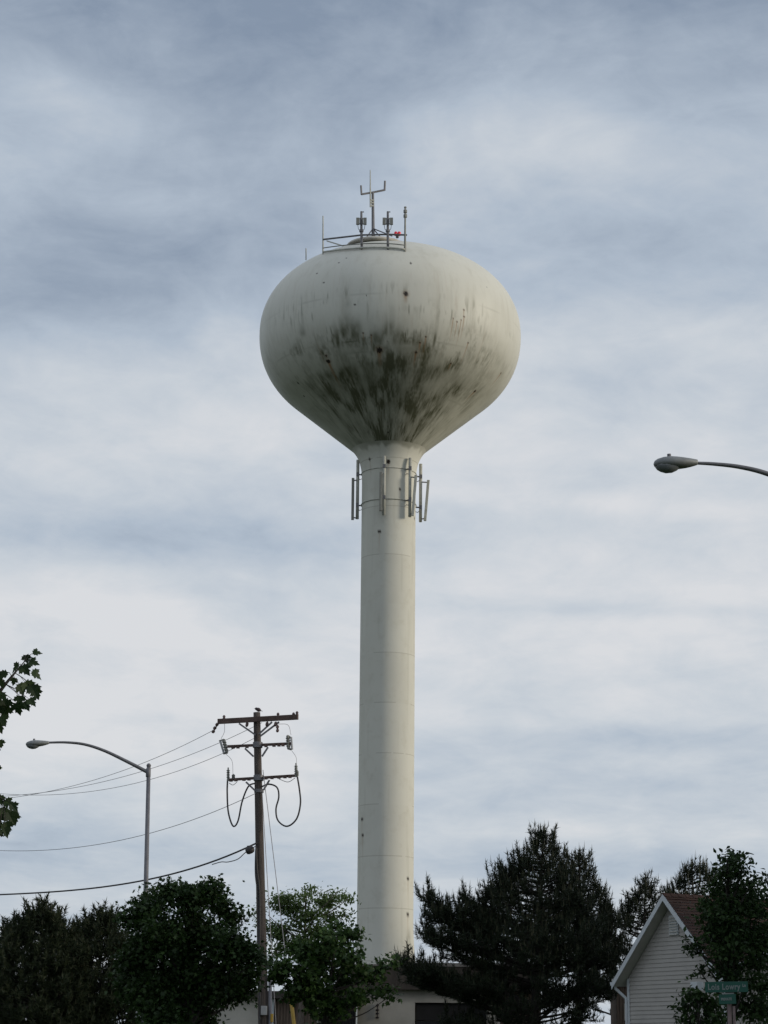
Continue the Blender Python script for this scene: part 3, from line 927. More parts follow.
# ---------------------------------------------------------------- house on the right
def house():
    d0 = 72.0
    apex = at(663, 893.5, d0)          # front rake peak (top edge)
    th = R(60)
    u = Vector((math.cos(th), -math.sin(th), 0))      # along the gable, towards its nearer end
    v = Vector((math.sin(th), math.cos(th), 0))       # along the ridge, away to the right
    slope = 0.95
    W_, OV, EV = 2.85, 0.42, 0.32      # half width to the eave edge, rake overhang, eave overhang
    L_ = 10.0
    base = Vector((apex.x, apex.y, 0))
    zr = apex.z
    H = thing('house', base, 'pale sided house with white trim and brown shingle roof, gable towards street sign', 'house')
    wy = Vector((0, 0, 1))

    def P(a, b, z): return base + u * a + v * b + wy * z
    ww = W_ - EV                     # half wall width
    tk = 0.16                        # roof thickness
    ztop = lambda a: zr - tk * 1.25 - slope * abs(a)
    # lap siding on the gable as real boards
    s = MB()
    z = 0.15
    step = 0.135
    apw = zr - tk * 1.3
    while z < apw - 0.05:
        z1 = min(z + step, apw)
        def hw(zz): return min(ww, (apw - zz) / slope)
        h0, h1 = hw(z), hw(z1)
        s.add([P(-h0, OV - .022, z), P(h0, OV - .022, z), P(h1, OV, z1), P(-h1, OV, z1), P(-h0, OV, z), P(h0, OV, z)],
              [(0, 1, 2, 3), (0, 4, 5, 1)])
        z = z1
    s.build('gable_siding', M['siding'], H)
    # long side walls
    zE = apw - slope * ww
    lw = MB()
    for sgn in (-1, 1):
        z = 0.15
        while z < zE - .01:
            z1 = min(z + step, zE)
            lw.add([P(sgn * (ww + .022), OV, z), P(sgn * (ww + .022), L_ - OV, z), P(sgn * ww, L_ - OV, z1), P(sgn * ww, OV, z1), P(sgn * ww, OV, z), P(sgn * ww, L_ - OV, z)],
                   [(0, 1, 2, 3), (0, 4, 5, 1)])
            z = z1
    lw.add([P(-ww, L_ - OV, 0), P(ww, L_ - OV, 0), P(ww, L_ - OV, zE), P(0, L_ - OV, apw), P(-ww, L_ - OV, zE)], [(0, 1, 2, 3, 4)])
    lw.build('side_siding', M['siding'], H)
    MB().box(P(0, L_ / 2, .07), u * (ww - .01), v * (L_ / 2 - OV - .01), wy * .07).build('foundation', M['coping'], H)
    # roof: two slabs with shingle sheet on top
    sh_v, sh_f, sh_uv = [], [], []
    under = MB()
    for sgn in (-1, 1):
        a0, a1 = 0.0, sgn * W_
        t0 = [P(a0, 0, zr), P(a1, 0, zr - slope * W_), P(a1, L_, zr - slope * W_), P(a0, L_, zr)]
        dn = wy * -tk
        b_ = [p + dn for p in t0]
        under.add([p - wy * .012 for p in t0] + b_, [(4, 5, 6, 7), (0, 1, 5, 4), (1, 2, 6, 5), (2, 3, 7, 6)])
        k = len(sh_v)
        rowsn = 28
        ln = math.hypot(W_, slope * W_) + .04
        for r_ in range(rowsn):
            f0, f1 = r_ / rowsn, (r_ + 1) / rowsn
            q0 = Vector(t0[0]).lerp(t0[1], f0 * 1.012); q1 = Vector(t0[0]).lerp(t0[1], f1 * 1.012)
            q0b = Vector(t0[3]).lerp(t0[2], f0 * 1.012); q1b = Vector(t0[3]).lerp(t0[2], f1 * 1.012)
            base_i = len(sh_v)
            sh_v += [q0 - v * .02, q0b + v * .02, q1b + v * .02 + wy * .018, q1 - v * .02 + wy * .018]
            sh_f.append((base_i, base_i + 1, base_i + 2, base_i + 3))
            sh_uv += [(0, -f0 * ln), (L_, -f0 * ln), (L_, -f1 * ln), (0, -f1 * ln)]
    under.build('soffit', M['soffit'], H)
    rb = MB(); rb.add(sh_v, sh_f)
    ro = rb.build('roof', M['shingles'], H)
    uvl = ro.data.uv_layers.new(name='UVMap')
    for li, lp in enumerate(ro.data.loops):
        uvl.data[li].uv = sh_uv[lp.vertex_index]
    cap = MB()
    n = 34
    for k in range(n):
        b0, b1 = L_ * k / n - .02, L_ * (k + 1) / n
        cap.add([P(-.14, b0, zr - .095), P(0, b0, zr + .03), P(.14, b0, zr - .095), P(-.14, b1, zr - .115), P(0, b1, zr + .012), P(.14, b1, zr - .115)],
                [(0, 1, 4, 3), (1, 2, 5, 4), (0, 2, 1)])
    co = cap.build('ridge_cap', M['shingles'], H)
    uvl = co.data.uv_layers.new(name='UVMap')
    for li, lp in enumerate(co.data.loops):
        c_ = co.data.vertices[lp.vertex_index].co
        uvl.data[li].uv = (c_.x * 2, c_.z * 2)
    # rake boards on the front, eave gutters
    for sgn in (-1, 1):
        r_ = MB()
        p0, p1 = P(0, -.03, zr - .02), P(sgn * (W_ + .03), -.03, zr - .02 - slope * (W_ + .03))
        r_.prism([p0, p1, p1 - wy * .21, p0 - wy * .21], v * .028)
        r_.build('rake_board', M['white_trim'], H)
        g = MB()
        ze = zr - slope * W_
        q = [(0, 0), (.11, 0), (.11, -.03), (.09, -.11), (.02, -.12), (0, -.12)]
        g.prism([P(sgn * (W_ + .01 + x_), -.02, ze - .02 + y_) for x_, y_ in q], v * (L_ + .04))
        g.build('gutter', M['white_trim'], H)
    # downspout with its crook at the far corner
    ze = zr - slope * W_ - .12
    ds = MB()
    ds.tube([P(-(W_ + .05), .16, ze + .02), P(-(W_ + .05), .16, ze - .10), P(-(ww + .08), OV - .06, ze - .42), P(-(ww + .06), OV - .06, ze - .6), P(-(ww + .06), OV - .06, .2)], .05, 8)
    ds.build('downspout', M['white_trim'], H)
    for sgn in (-1, 1):
        MB().box(P(sgn * (ww - .02), OV - .03, zE / 2), u * .055, v * .012, wy * (zE / 2)).build('corner_board', M['white_trim'], H)
    # gable vent
    gv = MB()
    zc = at(674.5, 925, d0).z
    gv.box(P(.02, OV - .035, zc), u * .24, v * .012, wy * .32)
    vent = gv.build('gable_vent', M['white_trim'], H)
    sl = MB()
    for k in range(7):
        zz = zc - .26 + k * .087
        sl.add([P(-.19, OV - .05, zz), P(.23, OV - .05, zz), P(.23, OV - .085, zz - .05), P(-.19, OV - .085, zz - .05)], [(0, 1, 2, 3)])
    sl.build('louvre', M['soffit'], vent)
    # small flood light box on the near corner
    # cross wing on the street side
    s2 = 0.42
    wa0, wa1 = W_ - .6, W_ + .25          # out from main wall
    half = 2.6
    bc = half + .25                       # middle of wing along the ridge
    zap = at(722, 963, 69.3).z + s2 * half
    wg = MB()
    z = .15
    while z < zap - .12:
        z1 = min(z + step, zap - .1)
        h0 = min(half - .3, (zap - .1 - z) / s2); h1 = min(half - .3, (zap - .1 - z1) / s2)
        wg.add([P(wa1 + .022, bc - h0, z), P(wa1 + .022, bc + h0, z), P(wa1, bc + h1, z1), P(wa1, bc - h1, z1), P(wa1, bc - h0, z), P(wa1, bc + h0, z)], [(0, 1, 2, 3), (0, 4, 5, 1)])
        z = z1
    zw = zap - .1 - s2 * (half - .3)
    for sg in (-1, 1):
        wg.add([P(wa0, bc + sg * (half - .3), 0), P(wa1, bc + sg * (half - .3), 0), P(wa1, bc + sg * (half - .3), zw), P(wa0, bc + sg * (half - .3), zw)], [(0, 1, 2, 3)])
    wg.build('wing_siding', M['siding'], H)
    wr = MB(); uv2 = []
    for sg in (-1, 1):
        e0, e1 = P((zr - zap) / slope - .1, bc, zap), P(wa1 + .3, bc, zap)
        f0, f1 = P((zr - zap + s2 * half) / slope - .05, bc + sg * half, zap - s2 * half), P(wa1 + .3, bc + sg * half, zap - s2 * half)
        wr.add([e0, e1, f1, f0, e0 - wy * .1, e1 - wy * .1, f1 - wy * .1, f0 - wy * .1], [(0, 1, 2, 3), (4, 5, 6, 7), (1, 2, 6, 5), (2, 3, 7, 6)])
        uv2 += [(0, 0), (4, 0), (4, half), (0, half)] * 2
    wo = wr.build('wing_roof', M['shingles'], H)
    uvl = wo.data.uv_layers.new(name='UVMap')
    for li, lp in enumerate(wo.data.loops): uvl.data[li].uv = uv2[lp.vertex_index]
    for sg in (-1, 1):
        r_ = MB()
        p0, p1 = P(wa1 + .303, bc, zap - .01), P(wa1 + .303, bc + sg * (half + .03), zap - .01 - s2 * (half + .03))
        r_.prism([p0, p1, p1 - wy * .18, p0 - wy * .18], u * .03)
        r_.build('rake_board', M['white_trim'], H)
    bx = at(697, 986, 66.5)
    MB().box(bx, u * .16, v * .12, wy * .12).build('corner_light', M['white_trim'], H)
    MB().bar(bx, bx - u * .6 + v * 0.2, .03, .03).build('light_arm', M['steel'], H) if False else None


house()


def shed():
    Y = 82.0
    def X(px): return at(px, 1000, Y).x
    def Z(py): return at(620, py, Y).z
    S = thing('shed', (X(622), Y, 0), 'narrow brown wooden shed corner left of house downspout', 'shed')
    z = Z(985)
    x0, x1 = X(616.5), X(650)
    b = MB()
    n = 12
    for k in range(n):
        a, c = x0 + (x1 - x0) * k / n, x0 + (x1 - x0) * (k + 1) / n
        b.box(((a + c) / 2, Y, z / 2), ((c - a) / 2 - .006, 0, 0), (0, .03 + .01 * (k % 2), 0), (0, 0, z / 2))
    b.box(((x0 + x1) / 2, Y + 1.1, z / 2), ((x1 - x0) / 2, 0, 0), (0, 1.05, 0), (0, 0, z / 2 - .01))
    b.build('wall', M['brown_board'], S)
    MB().box((X(625.3), Y - .055, Z(1012)), (.06, 0, 0), (0, .01, 0), (0, 0, .3)).build('pale_board', M['cream_wall'], S)
    MB().box(((x0 + x1) / 2 + .1, Y + 1.1, z + .05), ((x1 - x0) / 2 + .02, 0, 0), (0, 1.3, 0), (0, 0, .06)).build('roof', M['brown_fascia'], S)


shed()


# ---------------------------------------------------------------- street lamps
def arc_pts(pts, n=8):
    """Catmull-Rom through points"""
    P = [Vector(p) for p in pts]
    P = [P[0] * 2 - P[1]] + P + [P[-1] * 2 - P[-2]]
    out = []
    for i in range(1, len(P) - 2):
        a, b, c, d = P[i - 1:i + 3]
        for k in range(n):
            t = k / n
            out.append(0.5 * ((2 * b) + (c - a) * t + (2 * a - 5 * b + 4 * c - d) * t * t + (3 * b - a - 3 * c + d) * t ** 3))
    out.append(P[-2])
    return out


def cobra_lamp(name, label, Y, s, arm_px, pole_top, pole_bot, tip, neck, gr, pr=.057, arm_r=(.028, .05)):
    """s = photo scale px per metre at the lamp; tip/neck = ends of the head"""
    foot_ = at(pole_bot[0], pole_bot[1], Y); foot_.z = 0
    T = thing(name, foot_, label, 'street lamp', gr)
    top = at(*pole_top, Y)
    p = MB().tube([foot_, foot_ + Vector((0, 0, .35)), foot_.lerp(top, .5), top], [pr * 1.9, pr * 1.35, pr * 1.15, pr * .9], 12)
    p.lathe(top, (0, 0, 1), [(pr * .9, 0), (pr * 1.05, .01), (pr * 1.05, .04), (pr * .5, .08)], 12)
    po = p.build('pole', M['steel'], T, True)
    MB().box(foot_ + Vector((0, 0, .02)), (.2, 0, 0), (0, .2, 0), (0, 0, .02)).build('base_plate', M['steel'], po)
    pts = arc_pts([at(x, y, Y) for x, y in arm_px], 8)
    n = len(pts)
    MB().tube(pts, [arm_r[0] + (arm_r[1] - arm_r[0]) * i / (n - 1) for i in range(n)], 10).build('arm', M['arm'], T, True)
    cp = MB()
    e = pts[-1]; d_ = (top - e).normalized()
    cp.lathe(Vector((e.x, e.y, e.z - .12)), (0, 0, 1), [(pr * .95, 0), (pr * 1.12, .01), (pr * 1.12, .22), (pr * .95, .23)], 12)
    cp.build('arm_collar', M['steel'], T, True)
    # luminaire: upper shell and refractor bowl
    a, b = at(*tip, Y), at(*neck, Y)
    ax = (b - a); ln = ax.length; ax.normalize()
    up = Vector((0, 0, 1)); up = (up - ax * up.dot(ax)).normalized(); sd_ = ax.cross(up)
    k = ln / 0.66
    # stations: t, half-width, top height, bottom depth
    st = [(0, .02, .0, -.02), (.015, .07, .035, -.05), (.06, .115, .065, -.065), (.15, .15, .09, -.08), (.26, .16, .098, -.09), (.38, .155, .085, -.09),
          (.48, .13, .07, -.08), (.56, .10, .058, -.065), (.64, .06, .045, -.045), (.66, .05, .04, -.035)]
    def shell(sts, m0, nm, par, f):
        vs, fs = [], []
        n_ = 20
        for t, w, h, dp in sts:
            for q in range(n_):
                an = 2 * math.pi * q / n_
                c_, s_ = math.cos(an), math.sin(an)
                yy = (h if s_ > 0 else -dp) * abs(s_) ** .8 * (1 if s_ > 0 else -1)
                vs.append(a + ax * t * k + sd_ * (w * c_ * k) + up * (yy + f) * k)
        for i in range(len(sts) - 1):
            for q in range(n_):
                A, Bq = i * n_ + q, i * n_ + (q + 1) % n_
                fs.append((A, Bq, Bq + n_, A + n_))
        fs.append(tuple(range(n_))); fs.append(tuple(range((len(sts) - 1) * n_, len(sts) * n_)))
        return MB().add(vs, fs).build(nm, m0, par, True)
    hd = shell(st, M['lamp_body'], 'lamp_head', T, 0)
    bowl = [(.02, .02, -.04, -.05), (.05, .09, -.04, -.085), (.10, .12, -.04, -.115), (.18, .135, -.04, -.140), (.27, .13, -.04, -.135), (.34, .11, -.04, -.105), (.40, .07, -.04, -.06), (.43, .03, -.04, -.03)]
    shell([(t, w, -h if False else .0, dp) for t, w, h, dp in bowl], M['lens'], 'lamp_lens', hd, -.015)
    MB().tube([a + ax * .24 * k + up * .10 * k, a + ax * .24 * k + up * .14 * k], .03 * k, 10).build('photocell', M['steel'], hd)
    return T


G = 'cobra-head street lamps along the road'
L1 = cobra_lamp('street_lamp', 'slim grey street lamp rising behind round maple, its arm reaching left', 57, 38.6,
                [(47, 742.6), (66, 742.4), (85, 744.5), (105, 751), (128, 762), (148.3, 772.5)], (148.7, 766.5), (142.8, 1058), (25.8, 744.2), (49, 742.6), G)
bb = MB()
Yb = 56.9
bb.bar(at(136.5, 1016.5, Yb), at(151.5, 1015.5, Yb), .05, .06)
for x in (137.7, 150.2):
    bb.box(at(x, 1014, Yb), (.045, 0, 0), (0, .045, 0), (0, 0, .07))
bb.build('banner_bracket', M['white_trim'], L1)
cobra_lamp('street_lamp', 'large near street lamp whose head and curved arm enter at right edge', 33, 66,
           [(694, 463), (714, 464), (740, 467), (768, 474), (810, 491), (850, 512), (888, 535)], (889, 526), (893, 1170), (653.6, 463.5), (697.5, 462.3), G, .075, (.024, .055))


# ---------------------------------------------------------------- utility pole
def utility_pole():
    Y = 66.0
    foot_ = at(266, 1108, Y); foot_.z = 0
    top = at(256.8, 712.5, Y)
    U = thing('utility_pole', foot_, 'brown wooden utility pole with three crossarms and looping black cables', 'utility pole')
    axis = lambda y: at(256.8 + (y - 712.5) * (265 - 256.8) / 297.5, y, Y)
    n = 12
    pts = [foot_.lerp(top, i / n) for i in range(n + 1)]
    MB().tube(pts, [.175 - .07 * i / n for i in range(n + 1)], 14).build('pole', M['pole_wood'], U, True)
    dn = lambda px: Y - (px - 257) / 41 * .37     # crossarms turned ~17 deg

    def A(px, py, off=0): return at(px, py, dn(px) + off)
    # top double arm
    a = MB()
    for off in (-.17, .17):
        a.bar(A(218, 721.5, off), A(298, 717, off), .10, .15)
    a.tube([A(222, 721, -.2), A(222, 721, .2)], .02, 6); a.tube([A(294, 717.2, -.2), A(294, 717.2, .2)], .02, 6)
    arm1 = a.build('crossarm', M['arm_wood'], U)
    for p, q in (((239, 723.5), (255.5, 735)), ((272, 722), (259, 734)), ((279, 722), (260.5, 736))):
        MB().bar(A(*p, -.2), A(*q, -.16), .03, .05).build('arm_brace', M['arm'], arm1)
    def pin(p, h=.1, r=.05): MB().lathe(p, (0, 0, 1), [(.02, -.04), (r, 0), (r * .6, .03), (r, .05), (r * .5, h)], 8).build('insulator', M['insulator'], arm1)
    for px, py in ((224, 718.5), (278, 716), (293.5, 715.8), (297, 714.6)): pin(A(px, py))
    for px, py in ((247, 724.5), (267, 724), (275.5, 724)): MB().lathe(A(px, py, -.2), (.2, 0, 1), [(.01, -.08), (.045, -.04), (.045, .04), (.01, .08)], 8).build('insulator', M['insulator'], arm1)
    ins = MB()
    for px, py in ((217, 724.5), (214.8, 728), (213.3, 731.5)):
        ins.lathe(A(px, py), (1, 0, 1), [(.01, -.06), (.05, -.03), (.05, .03), (.01, .06)], 8)
    ins.tube([A(219, 722), A(213, 732.5)], .02, 5)
    ins.build('insulator_string', M['insulator'], arm1)
    ins = MB()
    for py in (727, 730.5): ins.lathe(A(277.5, py, -.2), (.2, 0, 1), [(.01, -.06), (.045, -.03), (.045, .03), (.01, .06)], 8)
    ins.tube([A(277, 722.5, -.2), A(278, 731, -.2)], .015, 5)
    ins.build('insulator_string', M['insulator'], arm1)
    # middle arm with fuse cutouts
    a = MB().bar(A(227.5, 746.5), A(291.5, 743.5), .07, .075)
    for px in (233, 238, 247, 266, 274, 279, 283): a.box(A(px, 747.2 - (px - 228) * 3 / 64, -.04), (.05, 0, 0), (0, .04, 0), (0, 0, .05))
    arm2 = a.build('crossarm', M['arm_wood'], U)
    for p, q in (((245, 748.5), (253.5, 756.5)), ((268, 747.2), (262, 756.5))): MB().bar(A(*p, -.12), A(*q, -.12), .03, .05).build('arm_brace', M['arm'], arm2)
    b = MB(); b.lathe(axis(745) - Vector((0, 0, .09)), (0, 0, 1), [(.13, 0), (.15, .01), (.15, .17), (.13, .18)], 14); b.build('mounting_band', M['arm'], U)
    for x1, y1, x2, y2, x3, y3 in ((220.2, 741, 224, 753.5, 226.8, 752.5), (291.2, 737, 292.2, 749.5, 288.6, 748.5)):
        c = MB()
        # barrel, porcelain body
        w = -1 if x3 < x1 else 1
        c.tube([A(x1, y1), A(x2, y2)], .032, 8)
        c.build('fuse_tube', M['porcelain'], arm2)
        c = MB()
        c.tube([A(x1 + 3.4 * w, y1 - 1.4), A(x3, y3)], .05, 8)
        for f in (.2, .4, .6, .8):
            p = A(x1 + 3.4 * w, y1 - 1.4).lerp(A(x3, y3), f); c.lathe(p, (.1 * w, 0, 1), [(.045, -.03), (.075, 0), (.045, .03)], 8)
        c.tube([A(x1 - 1, y1), A(x1 + 3.8 * w, y1 - 1.6)], .025, 6)
        c.tube([A(x2 - .6, y2), A(x3 + .8 * w, y3)], .035, 6)
        c.build('fuse_cutout', M['antenna'], arm2)
    # lower arm with cable terminations
    a = MB().bar(A(228.5, 779.8), A(297, 775.5), .07, .075)
    for px in (231, 236, 244, 249, 266, 272, 279, 285, 290): a.box(A(px, 780.3 - (px - 228) * 4.3 / 69, -.04), (.05, 0, 0), (0, .04, 0), (0, 0, .045))
    arm3 = a.build('crossarm', M['arm_wood'], U)
    for p, q in (((246, 782), (255.5, 791)), ((269.5, 780), (263.5, 790))): MB().bar(A(*p, -.12), A(*q, -.12), .03, .05).build('arm_brace', M['arm'], arm3)
    b = MB(); b.lathe(axis(778) - Vector((0, 0, .09)), (0, 0, 1), [(.13, 0), (.155, .01), (.155, .17), (.13, .18)], 14); b.build('mounting_band', M['arm'], U)
    b = MB(); b.lathe(axis(791) - Vector((0, 0, .06)), (0, 0, 1), [(.12, 0), (.145, .01), (.145, .11), (.12, .12)], 14); b.build('mounting_band', M['arm'], U)
    for x, y0, y1, r in ((228.2, 767.5, 781, .06), (233.4, 774, 779, .055), (296, 763, 777, .06), (297.2, 770, 777, .05)):
        c = MB()
        p0, p1 = A(x, y1, -.02), A(x, y0, -.02)
        c.tube([p0, p1], [.035, .02], 8)
        for k in range(5):
            f = .25 + k * .13
            c.lathe(p0.lerp(p1, f), (0, 0, 1), [(.03, -.022), (r, 0), (.03, .022)], 8)
        c.build('cable_termination', M['antenna'], arm3)
    lp = MB()
    lp.tube(arc_pts([A(227.6, 779), A(227.2, 792), A(228.3, 812), A(233, 826), A(238, 821), A(242, 802), A(248, 787), A(254, 783.6), A(257, 785, .0)], 6), .025, 8)
    lp.build('riser_cable', M['dark'], U, True)
    lp = MB()
    lp.tube(arc_pts([A(297.4, 777), A(299.5, 790), A(300.4, 804), A(296.5, 819), A(287, 826.3), A(278, 820.5), A(276, 809), A(278.8, 797), A(277, 787.5), A(269, 784.2), A(261, 787)], 6), .025, 8)
    lp.build('riser_cable', M['dark'], U, True)
    for q, r_ in (([(224, 719), (224.5, 731), (221, 739)], .006), ([(226, 754), (232, 761), (233, 774)], .006), ([(278, 724), (288, 725), (291, 735)], .006),
                  ([(292, 751), (296, 757), (296.5, 763)], .006), ([(229, 783), (233, 785), (237, 782)], .009), ([(279, 779), (288, 782), (295, 778)], .009)):
        MB().tube(arc_pts([A(*p_) for p_ in q], 5), r_, 4).build('jumper_wire', M['wire'], U)
    # cables and conduit down the pole
    c = MB()
    c.tube(arc_pts([A(257, 843), at(256.2, 850, Y - .12), at(257, 870, Y - .12), at(259.5, 895, Y - .13), at(259.5, 960, Y - .15), at(260.2, 1020, Y - .15)], 6), .03, 6)
    c.tube(arc_pts([A(256.5, 843), at(255.6, 852, Y - .1), at(255.4, 875, Y - .12), at(258, 900, Y - .13), at(259, 960, Y - .15)], 6), .02, 6)
    c.build('drop_cable', M['dark'], U)
    f2 = at(271.2, 1108, Y - .1); f2.z = 0
    MB().tube([f2, at(270, 975, Y - .1)], .055, 10).build('conduit', M['steel'], U, True)
    MB().lathe(at(271.3, 1018, Y - .1), (0, 0, 1), [(.058, -.12), (.062, -.11), (.062, .11), (.058, .12)], 10).build('marker_band', M['yellow'], U)
    MB().box(at(264, 1010.5, Y - .22), (.09, 0, 0), (0, .05, 0), (0, 0, .13)).build('meter_box', M['porcelain'], U, False, .01)
    return U


utility_pole()


def bird():
    p = at(258.2, 712.3, 66.0) + Vector((0, -.02, 0))
    o = thing('bird', p, 'small dark bird perched on top of the utility pole', 'bird')
    prof = [(.004, -.09), (.02, -.075), (.045, -.05), (.06, -.01), (.058, .03), (.045, .055), (.042, .07), (.043, .085), (.032, .105), (.012, .115), (.004, .118)]
    MB().lathe(p + Vector((.01, 0, .075)), (-.85, 0, .35), prof, 14).build('body', M['feather'], o, True)
    MB().lathe(p + Vector((-.085, 0, .115)), (-1, 0, -.05), [(.012, 0), (.008, .02), (.002, .045)], 8).build('beak', M['beak'], o, True)
    MB().prism([p + Vector((.06, -.02, .06)), p + Vector((.13, -.025, .02)), p + Vector((.13, .025, .02)), p + Vector((.06, .02, .06))], (0, 0, .012)).build('tail', M['feather'], o)
    l = MB()
    for s in (-.015, .015): l.tube([p + Vector((0, s, .05)), p + Vector((-.005, s, -.005))], .005, 5)
    l.build('leg', M['beak'], o)


bird()


# ---------------------------------------------------------------- wires
def wire(name, label, cat, pts, Y0, Y1, rad, gr=None, cont=(-160,), m='wire', deg=2):
    xs = np.array([p[0] for p in pts], float); ys = np.array([p[1] for p in pts], float)
    c = np.polyfit(xs, ys, deg)
    x0, x1 = xs[0], cont[0]
    P = []
    for k in range(41):
        t = k / 40
        x = x0 + (x1 - x0) * t
        P.append(at(x, np.polyval(c, x), Y0 + (Y1 - Y0) * t))
    return tag(MB().tube(P, rad, 6).build(name, M[m], None, True), label, cat, gr)


GW = 'overhead wires running left from the utility pole'
wire('power_line', 'highest thin overhead wire, from left tip of top crossarm', 'overhead wire', [(213, 731), (171, 750), (129, 769), (57, 789), (37, 795), (0, 798.5)], 66.3, 78, .0075, GW)
wire('power_line', 'thin overhead wire reaching pole just below the top crossarm', 'overhead wire', [(262, 723), (220, 742), (149, 769), (86, 786), (37, 793.5), (0, 796)], 66.0, 78.5, .0075, GW)
wire('power_line', 'thin overhead wire meeting pole level with the middle crossarm', 'overhead wire', [(262, 735), (220, 753), (152, 780), (94, 791), (43, 795), (0, 793.5)], 65.9, 79, .0075, GW)
wire('power_line', 'lone thin overhead wire attached below the lowest crossarm', 'overhead wire', [(256, 792), (220, 811), (152, 833), (86, 845), (0, 851)], 65.9, 78, .009, GW)
wire('telephone_cable', 'thick sagging black cable, lowest of the overhead lines', 'cable', [(256.5, 843), (234, 853), (220, 859.5), (190, 869), (149, 879), (86, 889), (29, 893.5), (0, 894.5)], 65.85, 76, .026, GW, m='dark', deg=3, cont=(-130,))
sc_ = MB()
p = at(249, 849.5, 65.9)
sc_.lathe(at(246.3, 851.5, 65.9), (p - at(244, 851.5, 65.9)), [(.03, -.02), (.09, .0), (.115, .06), (.115, .16), (.09, .22), (.03, .25)], 10)
sc_.bar(at(247, 846.5, 65.9), at(252, 846, 65.9), .05, .04)
tag(sc_.build('splice_case', M['dark'], None, True), 'black splice box hanging on the thick cable beside pole', 'splice box')
w2 = MB()
w2.tube(arc_pts([at(256, 846, 65.8), at(246, 852, 65.8), at(238, 859, 65.9), at(228, 862, 66.0), at(221, 862, 66.1), at(212, 864.5, 66.2)], 5), .014, 5)
tag(w2.build('slack_cable', M['dark'], None, True), 'short slack cable drooping under the thick black cable', 'cable')


def guy(label, x0, y0, x1, y1, Yb, guard):
    a = at(x0, y0, 65.9)
    g = at(x1, y1, Yb)
    d = (g - a); e = a + d * (a.z / -d.z) if d.z < 0 else g
    T = thing('guy_wire', e, label, 'guy wire', 'guy wires bracing the utility pole')
    MB().tube([a, e], .011, 5).build('strand', M['wire'], T)
    if guard:
        q = a + d * 0; 
        f = (a.z - at(290, 998, Yb).z) / a.z
        MB().tube([a.lerp(e, f), e], .055, 8).build('guard', M['yellow'], T)


guy('thin guy wire slanting from pole down into a yellow guard', 263, 770, 294, 1024, 63.0, True)
guy('faint bare guy wire dropping close along right side of pole', 262, 790, 276, 1024, 64.5, False)


# ---------------------------------------------------------------- street sign
def street_sign():
    Y = 46.0
    c = at(727, 985, Y)
    foot_ = at(731, 1060, Y); foot_ = Vector((foot_.x, foot_.y, 0))
    S = thing('street_sign', foot_, 'green street name sign with two blades in front of leafy tree', 'street sign')
    MB().tube([foot_, Vector((foot_.x, foot_.y, at(731, 1003, Y).z))], .045, 8).build('post', M['sign_post'], S)
    # U-channel post
    ps = MB(); ps.bar(foot_ + Vector((.09, 0, 0)), Vector((foot_.x + .09, foot_.y, at(731, 1006, Y).z)), .05, .04, (0, 1, 0)); ps.build('post_flange', M['sign_post'], S)

    def blade(x0, x1, y0, y1, txt, size, nm, sub=None):
        pl, pr_ = at(x0, (y0 + y1) / 2, Y), at(x1, (y0 + y1) / 2 - .6, Y - .12)
        h = (at(x0, y0, Y) - at(x0, y1, Y)).z
        b = MB().bar(pl, pr_, .012, h, (0, 0, 1)).build(nm, M['sign_green'], S, False, .004)
        d = (pr_ - pl).normalized()
        def text(t, f, sz, dz=0.0):
            cu = bpy.data.curves.new('lettering', 'FONT')
            cu.body = t; cu.size = sz; cu.align_x = 'CENTER'; cu.align_y = 'CENTER'; cu.extrude = .002
            cu.space_character = 1.12; cu.offset = 0.004
            o = bpy.data.objects.new('lettering', cu); COL.objects.link(o)
            rot = Matrix((d, (Vector((0, 0, 1)) - d * d.z).normalized(), d.cross(Vector((0, 0, 1))).normalized())).transposed()
            p_ = pl.lerp(pr_, f) + d.cross(Vector((0, 0, 1))).normalized() * .011 + Vector((0, 0, dz))
            dg = bpy.context.evaluated_depsgraph_get()
            me = bpy.data.meshes.new_from_object(o.evaluated_get(dg))
            me.transform(Matrix.Translation(p_ - foot_) @ rot.to_4x4() @ Matrix.Diagonal((.86, 1.12, 1, 1)))
            bpy.data.objects.remove(o)
            me.materials.clear(); me.materials.append(M['sign_letter'])
            ob = bpy.data.objects.new('lettering', me); COL.objects.link(ob); ob.parent = b
        text(txt, .44, size)
        if sub: text(sub, .91, size * .5, h * .12)
        return b
    blade(705, 748, 982, 992.6, 'Lois Lowry', .15, 'name_blade', 'Ln')
    blade(719, 736, 994.6, 1004.4, 'PRIVATE', .062, 'lower_blade')
    MB().bar(at(722, 993.6, Y), at(734, 993.3, Y), .03, .025).build('blade_bracket', M['porcelain'], S)


street_sign()


